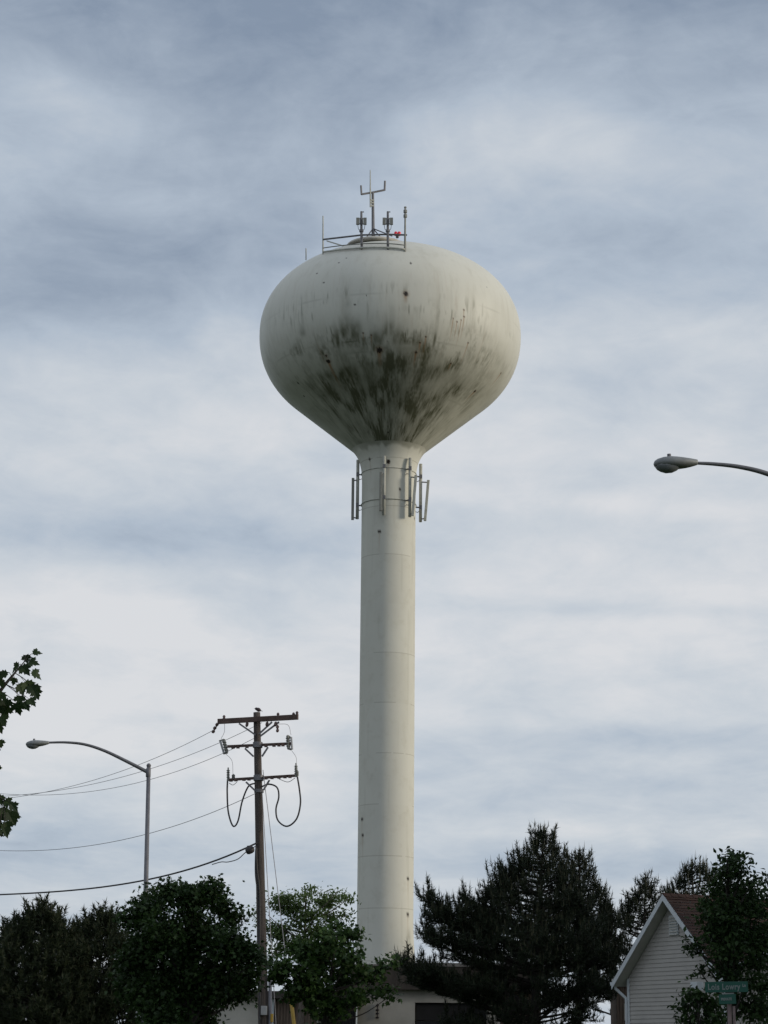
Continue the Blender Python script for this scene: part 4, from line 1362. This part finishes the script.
# ---------------------------------------------------------------- trees
def leaf_cloud(centres, axes, size, spread, per, rng, kind='ovate'):
    """scatter folded leaves round twig tips"""
    n = len(centres)
    C = np.repeat(centres, per, 0) + rng.normal(0, 1, (n * per, 3)) * spread * np.array([1, 1, .75])
    N_ = len(C)
    d = unit(rng.normal(0, 1, (N_, 3)) + np.array([0, 0, -0.25]) + np.repeat(axes, per, 0) * .5)
    nrm = unit(rng.normal(0, .65, (N_, 3)) + np.array([0, 0, 1.0]))
    s = unit(np.cross(d, nrm)); nrm = unit(np.cross(s, d))
    sz = size * (0.65 + .7 * rng.random((N_, 1)))
    if kind == 'ovate':
        L2 = [(0, 0, 0), (.30, .42, .08), (.14, .85, .06), (0, 1.05, -.06), (-.14, .85, .06), (-.30, .42, .08)]
        V = np.stack([C + sz * (a * s + b * d + c * nrm) for a, b, c in L2], 1)
        k = np.arange(N_)[:, None] * 6
        F = np.concatenate([k + np.array([[0, 1, 2, 3]]), k + np.array([[0, 3, 4, 5]])], 0)
        nv = 6
    elif kind == 'lobed':
        # hand-shaped maple leaf, five points
        L2 = [(0, 0, 0), (.42, .10, .02), (.30, .32, .04), (.62, .62, .0), (.26, .62, .04), (0, 1.12, -.05), (-.26, .62, .04), (-.62, .62, 0), (-.30, .32, .04), (-.42, .10, .02)]
        V = np.stack([C + sz * (a * s + b * d + c * nrm) for a, b, c in L2], 1)
        k = np.arange(N_)[:, None] * 10
        F = np.concatenate([k + np.array([[0, 1, 2, 2]]) * 0 + np.array([[0, 1, 2, 4]]), k + np.array([[2, 3, 4, 4]])[:, :4] * 0 + np.array([[0, 4, 5, 6]]), k + np.array([[0, 6, 8, 9]])], 0)
        T3 = np.concatenate([k + np.array([[2, 3, 4]]), k + np.array([[6, 7, 8]])], 0)
        nv = 10
        tint = np.repeat(np.clip(np.repeat(rng.random(n), per) * .6 + rng.random(N_) * .5, 0, 1), nv)
        return V.reshape(-1, 3), F, T3, tint
    tint = np.repeat(np.clip(np.repeat(rng.random(n), per) * .7 + rng.random(N_) * .4 - .05, 0, 1), nv)
    return V.reshape(-1, 3), F, None, tint


def decid(name, label, Y, base_px, lobes, leafm, bark='bark', leaf=.15, dens=26, per=9, spread=.17, gr=None, trunk_r=.13, depth=.9, gap=.38, seed=1, flat=1.0,
          cat='tree', kind='ovate', shrink=1.0, world=None):
    rng = np.random.default_rng(seed)
    foot_ = at(base_px, 1060, Y); foot_ = Vector((foot_.x, Y, 0))
    if world: foot_ = Vector((world[0], world[1], 0))
    T = thing(name, foot_, label, cat, gr)
    s = FPX / Y
    cs, ax = [], []
    br = MB()
    Ls = []
    for lb in lobes:
        px, py, rpx = lb[:3]
        dy = lb[3] if len(lb) > 3 else rng.uniform(-.8, .8) * depth
        Ls.append((foot_ + Vector(lb[4]), rpx) if world else (at(px, py, Y + dy), max(rpx * shrink - 4.5, 2.5) / s))
    zmax = max(c.z for c, r in Ls)
    fork = foot_ + Vector((0, 0, min(c.z for c, r in Ls) * .55 + .4))
    cen = sum((c for c, r in Ls), Vector()) / len(Ls)
    topz = Vector((cen.x, cen.y, zmax * .97))
    tr = [foot_, foot_ + Vector((0, 0, .25)), foot_.lerp(fork, .6) + Vector((.03, 0, 0)), fork, fork.lerp(topz, .5), topz]
    br.tube(tr, [trunk_r * 1.5, trunk_r * 1.1, trunk_r, trunk_r * .9, trunk_r * .5, .02], 9)
    seedoff = rng.random(3) * 50
    for c, r in Ls:
        k = rng.uniform(.2, .85)
        zs = min(max(fork.z, c.z - r - .6), topz.z * .9)
        st = Vector((foot_.x + (topz.x - foot_.x) * (zs / max(topz.z, .1)), foot_.y + (topz.y - foot_.y) * (zs / max(topz.z, .1)), zs))
        mid = st.lerp(c, .55) + Vector((0, 0, -.08 * (c - st).length))
        br.tube(arc_pts([st, mid, c], 5), [max(.012, trunk_r * .42 * (1 - i / 10.5)) for i in range(11)], 6)
        vol = 4.19 * r ** 3
        re = r if world else r + 4.0 / s
        n = int(dens * (re ** 2.2) * 12)
        dd = unit(rng.normal(0, 1, (n, 3)))
        rad = r * (rng.random((n, 1)) ** .5) * (0.85 + .3 * rng.random((n, 1)))
        p = np.array(c) + dd * rad * np.array([1, 1, flat])
        # clumpy gaps
        q = p * 1.9 + seedoff
        g = (np.sin(q[:, 0] * 2.1 + np.sin(q[:, 2] * 1.7)) * np.sin(q[:, 1] * 1.9 + np.cos(q[:, 0])) * np.sin(q[:, 2] * 2.4 + np.sin(q[:, 1] * 1.3)) + rng.normal(0, .18, n))
        keep = g > -gap
        p, dd = p[keep], dd[keep]
        cs.append(p); ax.append(dd)
        for i in rng.choice(len(p), min(len(p), max(4, int(10 * r))), replace=False):
            br.tube([c, Vector(p[i]).lerp(c, .45) + Vector((0, 0, -.04)), Vector(p[i])], [.022, .014, .005], 4, False)
    br.build('trunk', M[bark], T, True)
    V, F, T3, tint = leaf_cloud(np.concatenate(cs), np.concatenate(ax), leaf, spread, per, rng, kind)
    if T3 is not None:
        F = np.concatenate([F, np.concatenate([T3, T3[:, 2:3]], 1)], 0)
        # repeat of last index is illegal: build tris as fans of quads through the base instead
        F = F[:len(F) - len(T3)]
        np_mesh_mixed('crown', V, F, T3, leafm, T, tint)
    else:
        np_mesh('crown', V, F, leafm, T, tint)
    return T


def np_mesh_mixed(name, V, Q, T3, m, parent, tint):
    o0 = np.array(ORG.get(parent, Vector((0, 0, 0))))
    V = np.asarray(V, np.float32) - o0.astype(np.float32)
    me = bpy.data.meshes.new(name)
    me.vertices.add(len(V)); me.vertices.foreach_set('co', V.ravel())
    loops = np.concatenate([Q.ravel(), T3.ravel()]).astype(np.int32)
    me.loops.add(len(loops)); me.loops.foreach_set('vertex_index', loops)
    me.polygons.add(len(Q) + len(T3))
    ls = np.concatenate([np.arange(len(Q)) * 4, len(Q) * 4 + np.arange(len(T3)) * 3]).astype(np.int32)
    me.polygons.foreach_set('loop_start', ls)
    me.update(calc_edges=True)
    a = me.attributes.new('tint', 'FLOAT', 'POINT'); a.data.foreach_set('value', np.asarray(tint, np.float32))
    me.materials.append(m)
    ob = bpy.data.objects.new(name, me); COL.objects.link(ob); ob.parent = parent
    ORG[ob] = Vector(o0)
    return ob


def pine(name, label, Y, base_px, top, tips, rad_fn, nauto, needle_m, gr=None, seed=3, trunk_r=.17, zlow=1.2, needle=.15, brl=1.0, dense=1.0, extra_limbs=(), cat='pine tree', candle_len=.22, tuft=13, needle_w=.011, spire=.42):
    rng = np.random.default_rng(seed)
    rnd = random.Random(seed)
    foot_ = at(base_px, 1060, Y); foot_ = Vector((foot_.x, Y, 0))
    T = thing(name, foot_, label, cat, gr)
    tp = at(top[0], top[1], Y)
    trunk = lambda z: foot_.lerp(tp, max(0, min(1, z / tp.z)))
    wood = MB()
    n = 10
    wood.tube([trunk(tp.z * i / n) + Vector((math.sin(i * 1.3) * .04, math.cos(i) * .04, 0)) * (0 if i in (0, n) else 1) for i in range(n + 1)], [trunk_r * (1 - .93 * i / n) + .005 for i in range(n + 1)], 9)
    A0, A1 = [], []      # needle-bearing shoot segments
    cand = []
    limbs = []
    for t_ in tips:
        px, py = t_[:2]
        dy = t_[2] if len(t_) > 2 else rng.uniform(-.5, .5)
        limbs.append((at(px, py, Y + dy), 1))
    H = tp.z
    for k in range(nauto):
        f = (k + .5) / nauto
        z = zlow + (H - zlow - .15) * (f ** .85)
        a = k * 2.399 + rng.uniform(-.3, .3)
        r = rad_fn(z / H) * rng.uniform(.72, 1.03)
        c = trunk(z)
        limbs.append((Vector((c.x + math.sin(a) * r, c.y + math.cos(a) * r, z + r * rng.uniform(.12, .4))), 0))
    def bez(P0, P1, P2, t): return P0 * (1 - t) ** 2 + P1 * 2 * t * (1 - t) + P2 * t * t

    def limb(P0, P1, tip, ln, r0, order):
        m_ = 9
        path = [bez(P0, P1, tip, i / m_) for i in range(m_ + 1)]
        wood.tube(path, [r0 * (1 - .85 * i / m_) for i in range(m_ + 1)], 6 if order == 0 else 4, False)
        nb = max(3, int(ln / (.16 / dense)))
        o2 = (tip - P0); o2.z = 0
        o2 = o2.normalized() if o2.length > .01 else Vector((1, 0, 0))
        side = Vector((o2.y, -o2.x, 0))
        for i in range(nb):
            t = (.30 if order == 0 else .15) + (.70 if order == 0 else .85) * (i + rnd.random()) / nb
            q = bez(P0, P1, tip, t)
            l = rnd.uniform(.25, .60) * brl * (1.2 - .6 * t)
            dirh = (o2 * rnd.uniform(.1, 1.0) + side * rnd.choice((-1, 1)) * rnd.uniform(.1, 1.0)).normalized()
            e1 = q + dirh * l * .6 + Vector((0, 0, l * .05))
            e2 = e1 + dirh * l * .15 + Vector((0, 0, l * rnd.uniform(.3, .7)))
            A0.extend([q.lerp(e1, .3), e1]); A1.extend([e1, e2])
            wood.tube([q, e1, e2], [.008, .006, .003], 3, False)
            if rnd.random() < .7: cand.append((e2, dirh))
        A0.append(path[-3]); A1.append(tip); A0.append(path[-5]); A1.append(path[-3])
        cand.append((tip, o2))
        return o2, side

    for tip, forced in limbs:
        c = trunk(tip.z)
        hd = Vector((tip.x - c.x, tip.y - c.y, 0)); ln = hd.length
        if ln < .05: continue
        o_ = hd.normalized()
        rise = ln * (.50 if forced else .36) + .15
        z0 = max(.6, tip.z - rise)
        P0 = trunk(z0)
        P1 = P0 + o_ * ln * .86 + Vector((0, 0, rise * (.18 + .2 * rnd.random())))
        r0 = min(trunk_r * .5, .02 + ln * .014)
        if forced:
            # the upturned end of the limb: an upright shoot with its own little side shoots
            sp_ = spire * rnd.uniform(.8, 1.15)
            base_ = tip - Vector((0, 0, sp_)) - o_ * .06
            for k in range(4):
                f0, f1 = k / 4, (k + 1) / 4
                A0.append(base_.lerp(tip, f0)); A1.append(base_.lerp(tip, f1))
            for k in range(5):
                a_ = rnd.uniform(0, 6.28); b_ = base_.lerp(tip, rnd.uniform(0, .5)); l_ = sp_ * rnd.uniform(.2, .38)
                e_ = b_ + Vector((math.cos(a_) * l_ * .55, math.sin(a_) * l_ * .55, l_))
                A0.append(b_); A1.append(e_); cand.append((e_, o_))
            wood.tube([base_, tip], [.012, .005], 4, False)
            cand.append((tip, o_))
            tip = base_
        o2, side = limb(P0, P1, tip, ln, r0, 0)
        ns = int(ln * 2.0 * dense)
        for k in range(ns):
            t = rnd.uniform(.35, .92)
            q = bez(P0, P1, tip, t)
            l2 = rnd.uniform(.25, .5) * ln * (1.25 - t) + .15
            a_ = (o2 * rnd.uniform(.2, .8) + side * rnd.choice((-1, 1)) * rnd.uniform(.4, 1)).normalized()
            e = q + a_ * l2 + Vector((0, 0, l2 * rnd.uniform(.25, .75)))
            if e.z > tip.z - .15: e.z = tip.z - rnd.uniform(.15, .5)
            if e.z > H * .86: continue
            limb(q, q + a_ * l2 * .7 + Vector((0, 0, l2 * .05)), e, l2, .018, 1)
    # top leader shoots
    for k in range(7):
        a = k * .9
        b_ = trunk(H * (.93 + .008 * k)); e = b_ + Vector((math.cos(a) * .22, math.sin(a) * .22, .30))
        if k == 0: b_, e = trunk(H * .94), tp
        A0.append(b_); A1.append(e); cand.append((e, Vector((0, 0, 0))))
    wood.build('trunk', M['bark'], T, True)
    A0 = np.array([tuple(p) for p in A0]); A1 = np.array([tuple(p) for p in A1])
    ln = np.linalg.norm(A1 - A0, axis=1)
    cnt = np.maximum(6, (ln / .30 * tuft * 2.2).astype(int))
    idx = np.repeat(np.arange(len(A0)), cnt)
    t = rng.random(len(idx))[:, None]
    base = A0[idx] * (1 - t) + A1[idx] * t
    ax = unit(A1 - A0)[idx]
    d = unit(ax * .75 + rng.normal(0, .62, (len(idx), 3)) + np.array([0, 0, .12]))
    L_ = needle * (.7 + .6 * rng.random((len(idx), 1)))
    sd_ = unit(np.cross(d, rng.normal(0, 1, (len(idx), 3)))) * needle_w
    V = np.stack([base - sd_, base + sd_, base + d * L_ + sd_ * .35], 1).reshape(-1, 3)
    tint = np.repeat(np.clip(rng.random(len(A0))[idx] * .7 + rng.random(len(idx)) * .3, 0, 1), 3)
    F = np.arange(len(V)).reshape(-1, 3)
    Vc, Fc = [], []
    for p_, dh in cand:
        k = len(Vc) + len(V)
        h = candle_len * rnd.uniform(.5, 1.2)
        tilt = (Vector((rnd.uniform(-.12, .12), rnd.uniform(-.12, .12), 1)) + dh * .1).normalized()
        for j in range(3):
            a = j * math.pi / 1.5
            Vc.append(tuple(p_ + Vector((math.cos(a) * .017, math.sin(a) * .017, -.03))))
        Vc.append(tuple(p_ + tilt * h))
        Fc += [(k, k + 1, k + 3), (k + 1, k + 2, k + 3), (k + 2, k, k + 3)]
    nF = len(F)
    o = np_mesh('crown', np.concatenate([V, np.array(Vc)]), np.concatenate([F, np.array(Fc)]), needle_m, T, np.concatenate([tint, np.full(len(Vc), .5)]))
    o.data.materials.append(M['candle'])
    mi = np.zeros(nF + len(Fc), np.int32); mi[nF:] = 1
    o.data.polygons.foreach_set('material_index', mi)
    return T


# --- left conifers
GP = 'pines behind the street'
def bushy(r): return lambda f: r * float(np.interp(f, [0, .6, .75, .85, .92, 1], [1, 1, .68, .38, .16, .03]))
pine('pine_tree', 'dark bushy pine with pointed leader at far left, beneath the cables', 60, 40, (43.5, 901),
     [(2.5, 921), (8, 930), (14, 911), (20, 917), (28.5, 910), (32, 917), (36.5, 908), (51.5, 909), (47, 908), (40, 907), (58, 918), (61, 923), (66, 930), (0, 938), (71, 938), (24, 919), (54, 917), (10, 924), (44, 914), (17, 925), (49, 918)], bushy(1.6), 130, M['pine_left'], GP, 5, .09, .3, .15, 1.25, 1.2, candle_len=.10, tuft=14, needle_w=.015)
pine('pine_tree', 'dark bushy pine between pointed far-left pine and round maple', 61, 100, (101, 909),
     [(74, 929), (80, 922), (84, 926), (91.5, 914), (94, 920), (87, 922), (109.5, 912), (105, 914), (112, 920), (116, 926), (121, 932), (98, 915), (71, 940), (77, 933), (96, 924), (104, 920)], bushy(1.6), 130, M['pine_left'], GP, 6, .09, .3, .15, 1.25, 1.2, candle_len=.10, tuft=14, needle_w=.015)
pine('pine_tree', 'dark pine half cut by the left edge, lower than its neighbours', 62, -28, (-30, 936),
     [(-8, 946), (-14, 940), (-2, 952), (-22, 939), (-38, 940), (-46, 948)], bushy(1.6), 100, M['pine_left'], GP, 9, .09, .3, .15, 1.2, 1.1, candle_len=.10, tuft=13, needle_w=.015)
# --- round maple in front of the lamp
GM = 'leafy broadleaf trees below the tower'
decid('maple_tree', 'dense round dark maple hiding foot of left street lamp', 52, 190,
      [(140, 915, 20), (155, 900, 17), (170, 893, 13), (192, 900, 20), (205, 893, 15), (214, 889, 12), (183, 892, 8), (125, 920, 8), (222, 905, 14), (232, 920, 14),
       (160, 935, 28), (195, 935, 30), (228, 945, 22), (245, 955, 18), (140, 960, 26), (180, 970, 32), (215, 975, 30), (243, 978, 20), (258, 960, 9),
       (150, 995, 26), (190, 1005, 30), (225, 993, 18), (245, 990, 12), (130, 985, 20), (160, 1025, 28), (198, 1030, 24)],
      M['maple_dark'], leaf=.085, dens=44, per=12, spread=.13, gr=GM, trunk_r=.12, depth=1.1, gap=.52, seed=12, kind='lobed', shrink=.97)
# --- feathery pale tree
decid('locust_tree', 'airy pale green tree with layered sprays between pole and tower', 73, 300,
      [(278, 902, 12), (292, 908, 14), (268, 915, 10), (305, 897, 12), (322, 903, 15), (336, 897, 13), (348, 899, 7), (314, 915, 16), (330, 918, 12), (296, 925, 16), (278, 932, 14),
       (262, 925, 9), (318, 932, 16), (340, 930, 10), (300, 945, 20), (330, 950, 18), (275, 950, 16), (256, 912, 5), (288, 896, 8), (312, 890, 6), (338, 891, 6), (345, 915, 6)],
      M['locust'], 'bark_light', leaf=.105, dens=30, per=11, spread=.15, gr=GM, trunk_r=.10, depth=.7, gap=.12, seed=23, flat=.5)
# --- small maple in front
decid('maple_tree', 'small green maple with drooping lower sprays, overlapping building fascia', 55, 318,
      [(335, 928, 9), (325, 938, 13), (345, 938, 12), (300, 950, 14), (318, 955, 20), (348, 955, 16), (285, 968, 16), (310, 978, 24), (342, 978, 22), (365, 972, 11), (376, 978, 9),
       (385, 990, 7), (372, 992, 9), (355, 995, 13), (325, 998, 20), (298, 990, 16), (275, 978, 12), (338, 1010, 13), (315, 1008, 12), (389, 997, 4), (268, 965, 9), (357, 935, 5), (381, 966, 6), (392, 963, 5), (325, 1020, 9)],
      M['maple'], leaf=.105, dens=32, per=10, spread=.12, gr=GM, trunk_r=.07, depth=.7, gap=.38, seed=31, kind='lobed', shrink=.9)
# --- big pines
big = lambda f: float(np.interp(f, [0, .35, .55, .72, .82, .90, .96, 1], [2.3, 2.8, 2.7, 1.8, 1.1, .5, .2, .04]))
pine('pine_tree', 'biggest dark pine beside tower shaft, with upswept candle-tipped limbs', 80, 530, (544.5, 828),
     [(427, 876), (432, 886), (439, 892), (447, 895), (425, 905), (430, 914), (407, 942), (412, 950), (421, 946), (433, 950), (440, 952), (463, 882), (459, 890), (470, 892), (485, 886), (478, 893), (499, 858), (503, 866),
      (517, 843), (513, 850), (524, 849), (528, 856), (557, 843), (562, 858), (553, 850), (535, 837), (553, 838), (450, 905), (455, 935), (460, 975), (418, 955), (478, 905), (490, 900),
      (565, 875), (470, 925), (445, 1000), (470, 1000), (500, 1005), (510, 862), (495, 875), (450, 918), (462, 905), (500, 870), (520, 862), (570, 890)], big, 150, M['pine'], GP, 41, .22, 3.0, .17, 1.35, .95, candle_len=.26, tuft=9, needle_w=.014, spire=.6)
big2 = lambda f: float(np.interp(f, [0, .55, .72, .85, .95, 1], [1.8, 1.8, 1.3, .65, .2, .05]))
pine('pine_tree', 'dark pine with forked bare lower limbs just left of house', 82, 578, (580, 851),
     [(567, 848), (572, 858), (589, 866), (585, 862), (595, 878), (598, 882), (606, 890), (604, 896), (612, 905), (560, 858), (556, 870), (613, 920), (616, 935), (600, 915), (618, 950), (612, 958), (590, 890), (585, 880), (545, 955), (560, 965),
      (596, 968), (575, 870), (608, 900)], big2, 75, M['pine'], GP, 42, .19, 5.2, .17, 1.2, .95, candle_len=.26, tuft=8, needle_w=.014, spire=.55)
small = lambda r: (lambda f: r * float(np.interp(f, [0, .6, .8, .9, 1], [1, 1, .55, .25, .03])))
pine('pine_tree', 'smaller pine showing just above left slope of house roof', 92, 640, (646, 875), [(630, 894), (635, 888), (638, 891), (651, 884), (655, 892), (622, 906), (640, 885), (626, 898), (661, 898), (643, 882), (649, 888), (618, 912), (634, 900), (628, 906)], small(2.6), 60, M['pine'], GP, 43, .15, 3.5, .17, 1.1, .9, candle_len=.26, tuft=10, needle_w=.015, spire=.5)
pine('pine_tree', 'dark pine with long candles rising behind house ridge', 95, 704, (692, 861), [(680, 872), (686, 866), (698, 866), (703, 862), (710, 870), (672, 882), (716, 868), (722, 876), (667, 886), (677, 878), (730, 880), (690, 872), (684, 876), (707, 868), (713, 874)], small(3.0), 60, M['pine'], GP, 44, .18, 4.0, .17, 1.2, .9, candle_len=.42, tuft=10, needle_w=.015, spire=.5)
# --- right deciduous trees round the sign
decid('ash_tree', 'tall loose-limbed dark tree behind the green street sign', 50, 732,
      [(733, 862, 11), (725, 873, 13), (741, 872, 14), (708, 915, 14), (722, 940, 16), (712, 935, 10), (745, 900, 18), (740, 940, 16), (730, 965, 12), (755, 945, 14), (735, 890, 16), (718, 890, 13), (750, 885, 10), (712, 905, 14), (735, 910, 20), (755, 905, 14), (728, 925, 16), (715, 925, 8), (750, 930, 16),
       (692, 943, 7), (686, 941, 5), (697, 950, 8), (705, 962, 9), (718, 955, 9), (735, 950, 14), (755, 960, 14), (745, 980, 16), (722, 972, 10), (765, 985, 12), (700, 972, 6),
       (735, 1000, 16), (755, 1010, 16), (720, 1015, 12), (765, 940, 14), (733, 857, 7), (727, 860, 6)],
      M['maple_dark'], leaf=.115, dens=34, per=10, spread=.13, gr=GM, trunk_r=.12, depth=.9, gap=.24, seed=51)
decid('ash_tree', 'dark leafy tree cut off by right edge', 54, 800,
      [(766, 880, 9), (775, 900, 16), (785, 925, 22), (768, 925, 10), (800, 900, 20), (800, 950, 28), (772, 960, 16), (790, 990, 26), (820, 930, 24), (830, 980, 24), (768, 1010, 16), (803, 1020, 24)],
      M['maple_dark'], leaf=.115, dens=28, per=9, spread=.13, gr=GM, trunk_r=.11, depth=.8, gap=.48, seed=52)
decid('shrub', 'rounded dark bush in front of house wall, left of sign post', 48.5, 700,
      [(690, 992, 9), (700, 1000, 13), (688, 1006, 10), (712, 1005, 12), (700, 1018, 16), (683, 1003, 5), (690, 1022, 12), (715, 1022, 14), (702, 1045, 20)],
      M['maple_dark'], leaf=.12, dens=28, per=9, spread=.12, gr=None, trunk_r=.05, depth=.4, gap=.45, seed=53, cat='bush')


# --- near maple whose branch tips enter at the left edge
def near_maple():
    Y = 20.0
    rng = np.random.default_rng(77)
    rnd = random.Random(77)
    foot_ = at(-190, 1060, Y); foot_ = Vector((foot_.x, Y, 0))
    T = thing('maple_tree', foot_, 'near maple whose jagged leaf sprays poke in at left edge', 'tree', GM)
    wood = MB()
    top = foot_ + Vector((.2, 0, 6.6))
    wood.tube([foot_, foot_ + Vector((0, 0, .3)), foot_.lerp(top, .4), foot_.lerp(top, .7), top], [.17, .12, .10, .07, .02], 10)
    outline = [(0, -.02), (.10, -.02), (.30, -.08), (.27, .06), (.50, .10), (.44, .22), (.62, .46), (.47, .44), (.42, .54), (.24, .46), (.28, .72), (.17, .70), (0, 1.0),
               (-.17, .70), (-.28, .72), (-.24, .46), (-.42, .54), (-.47, .44), (-.62, .46), (-.44, .22), (-.50, .10), (-.27, .06), (-.30, -.08), (-.10, -.02)]
    V, F, tint = [], [], []

    def leaf(p, d, nrm, s):
        s_ = d.cross(nrm).normalized(); nrm = s_.cross(d).normalized()
        k = len(V)
        t = rnd.random(); cu = rnd.uniform(.0, .55)
        V.append(tuple(p + d * s * .35 - nrm * s * .05)); tint.append(t)
        for x, y in outline:
            V.append(tuple(p + s_ * x * s + d * y * s + nrm * s * (.22 * abs(x) - cu * max(0, y - .3)))); tint.append(t)
        n = len(outline)
        for i in range(n): F.append((k, k + 1 + i, k + 1 + (i + 1) % n))

    def spray(px, py, Yl, size, dirpx):
        """one leaf at a surveyed spot, hanging along dirpx"""
        py += 2; px -= 1
        p = at(px, py, Yl)
        d = (at(px + dirpx[0], py + dirpx[1], Yl) - p).normalized() + Vector((0, rnd.uniform(-.35, .35), 0))
        d.normalize()
        nrm = (Vector((rnd.uniform(-.4, .4), -1, rnd.uniform(.2, .9)))).normalized()
        leaf(p, d, nrm, size)
        return p
    s = .112
    up = [(27, 653, (1, 6), .8), (34, 651, (6, -1), .8),  (20, 663, (-5, 3), 1), (23, 664, (5, 6), 1.1), (30, 660, (6, 1), .95), (33, 670, (8, 4), 1.0),  
          (8, 670, (-4, 4), 1.0),  (3, 677, (-4, 5), 1.1),  (20, 682, (3, 8), 1.15), (26, 680, (5, 8), 1.2), (32, 684, (6, 9), 1.2), (36, 687, (3, 9), 1.0),  
          (3, 690, (-4, 8), 1.2),  (21, 694, (0, 8), 1.0), (30, 697, (4, 4), .9), (25, 700, (3, 5), 1.0), (18, 701, (1, 9), 1.15), (7, 704, (-1, 8), 1.2),  (1, 704, (-3, 7), 1.2),
          (3, 714, (2, 6), 1.0), (-2, 720, (3, 7), 1.1), (1, 738, (1, 5), .7), (-3, 742, (2, 5), .9), (-3, 764, (2, 7), .8),  (16, 676, (-2, 6), .7), (5, 698, (2, 7), 1.2),
          (-5, 670, (2, 6), 1.2), (-6, 690, (2, 6), 1.3), (-5, 705, (1, 6), 1.2)]
    lowr = [(-1, 794, (3, 7), .9), (6, 799, (6, 3), .9), (12, 802, (5, 6), .9), (2, 806, (3, 7), 1.1), (9, 810, (4, 7), 1.2), (14, 812, (2, 8), 1.0), (-2, 812, (1, 8), 1.2), (7, 820, (2, 8), 1.0),  (-3, 822, (2, 8), 1.1),  (5, 826, (3, 8), .9), (0, 828, (-2, 6), .9)]
    for lst, hub, hub2 in ((up, (24, 662), (-30, 735)), (lowr, (4, 800), (-40, 785))):
        a = at(*hub, Y); b = at(*hub2, Y)
        mid = at((hub[0] + hub2[0]) / 2 + (2 if lst is up else 0), (hub[1] + hub2[1]) / 2 - 6, Y)
        main = arc_pts([foot_.lerp(top, .55), b, mid, a], 8)
        wood.tube(main, [.045 - .04 * i / (len(main) - 1) for i in range(len(main))], 6, False)
        for px, py, dr, sz in lst:
            Yl = Y + rnd.uniform(-.25, .25)
            p = spray(px, py, Yl, s * sz, dr)
            q = min(main[8:], key=lambda m_: (m_ - p).length)
            wood.tube([q, q.lerp(p, .5) + Vector((0, 0, .015)), p], [.004, .003, .002], 4, False)
    # the rest of the crown, outside the picture
    for k in range(60):
        a = rnd.uniform(0, 2 * math.pi)
        z = rnd.uniform(2.2, 6.6)
        r = rnd.uniform(.5, 1.45) * math.sin(math.pi * min(.95, (z - 1.4) / 5.6)) ** .5
        c = Vector((foot_.x + math.cos(a) * r, foot_.y + math.sin(a) * r * 1.2, z))
        if (c - CAM).x / c.y > (at(-22, 700, Y) - CAM).x / Y: continue
        st = foot_.lerp(top, max(.2, (z - .6) / 7))
        wood.tube(arc_pts([st, st.lerp(c, .5) + Vector((0, 0, -.05)), c], 4), [.03 - .0028 * i for i in range(9)], 5, False)
        for j in range(30):
            p = c + Vector((rnd.gauss(0, .22), rnd.gauss(0, .22), rnd.gauss(0, .2)))
            if (p - CAM).x / p.y > (at(-16, 700, Y) - CAM).x / Y: continue
            leaf(p, Vector((rnd.gauss(0, .6), rnd.gauss(0, .6), -.7)).normalized(), Vector((rnd.gauss(0, .4), rnd.gauss(0, .4), 1)).normalized(), s * rnd.uniform(.8, 1.2))
    wood.build('trunk', M['bark'], T, True)
    np_mesh('crown', np.array(V), np.array(F), M['near_maple'], T, np.array(tint))


near_maple()


# ---------------------------------------------------------------- unseen trees added at right to keep low sun off house and low trees
def sun_block_trees():
    rng = np.random.default_rng(5)
    lobes = []
    for k in range(15):
        a = k * 2.4
        z = 4.6 + 7.2 * (k / 14)
        rr = 2.9 * math.sin(math.pi * min(.97, .22 + .70 * k / 14)) ** .7
        lobes.append((0, 0, 2.0 - .7 * k / 14, 0, (math.sin(a) * rr, math.cos(a) * rr * 1.1, z)))
    lab = 'unseen full-crowned tree added beyond the right edge to block low sun'
    g = 'unseen trees added right of the view to block low sun'
    t0 = decid('sun_block_tree', lab, 60, 0, lobes, M['maple_dark'], leaf=.24, dens=9, per=8, spread=.26, gr=g, trunk_r=.2, gap=.6, seed=61, world=(26.0, 36.0))
    for x, y, rz, sc_ in ((24.5, 45.5, 1.0, 1.0), (27, 56, 2.2, 1.05), (25.5, 66, 3.3, 1.02), (28, 76, 4.2, 1.08), (30, 86, 5.1, 1.0), (24, 27, .6, .95)):
        r = t0.copy(); COL.objects.link(r); r.location = (x, y, 0); r.rotation_euler = (0, 0, rz); r.scale = (sc_,) * 3
        for ch in list(t0.children):
            c = ch.copy(); COL.objects.link(c); c.parent = r


sun_block_trees()
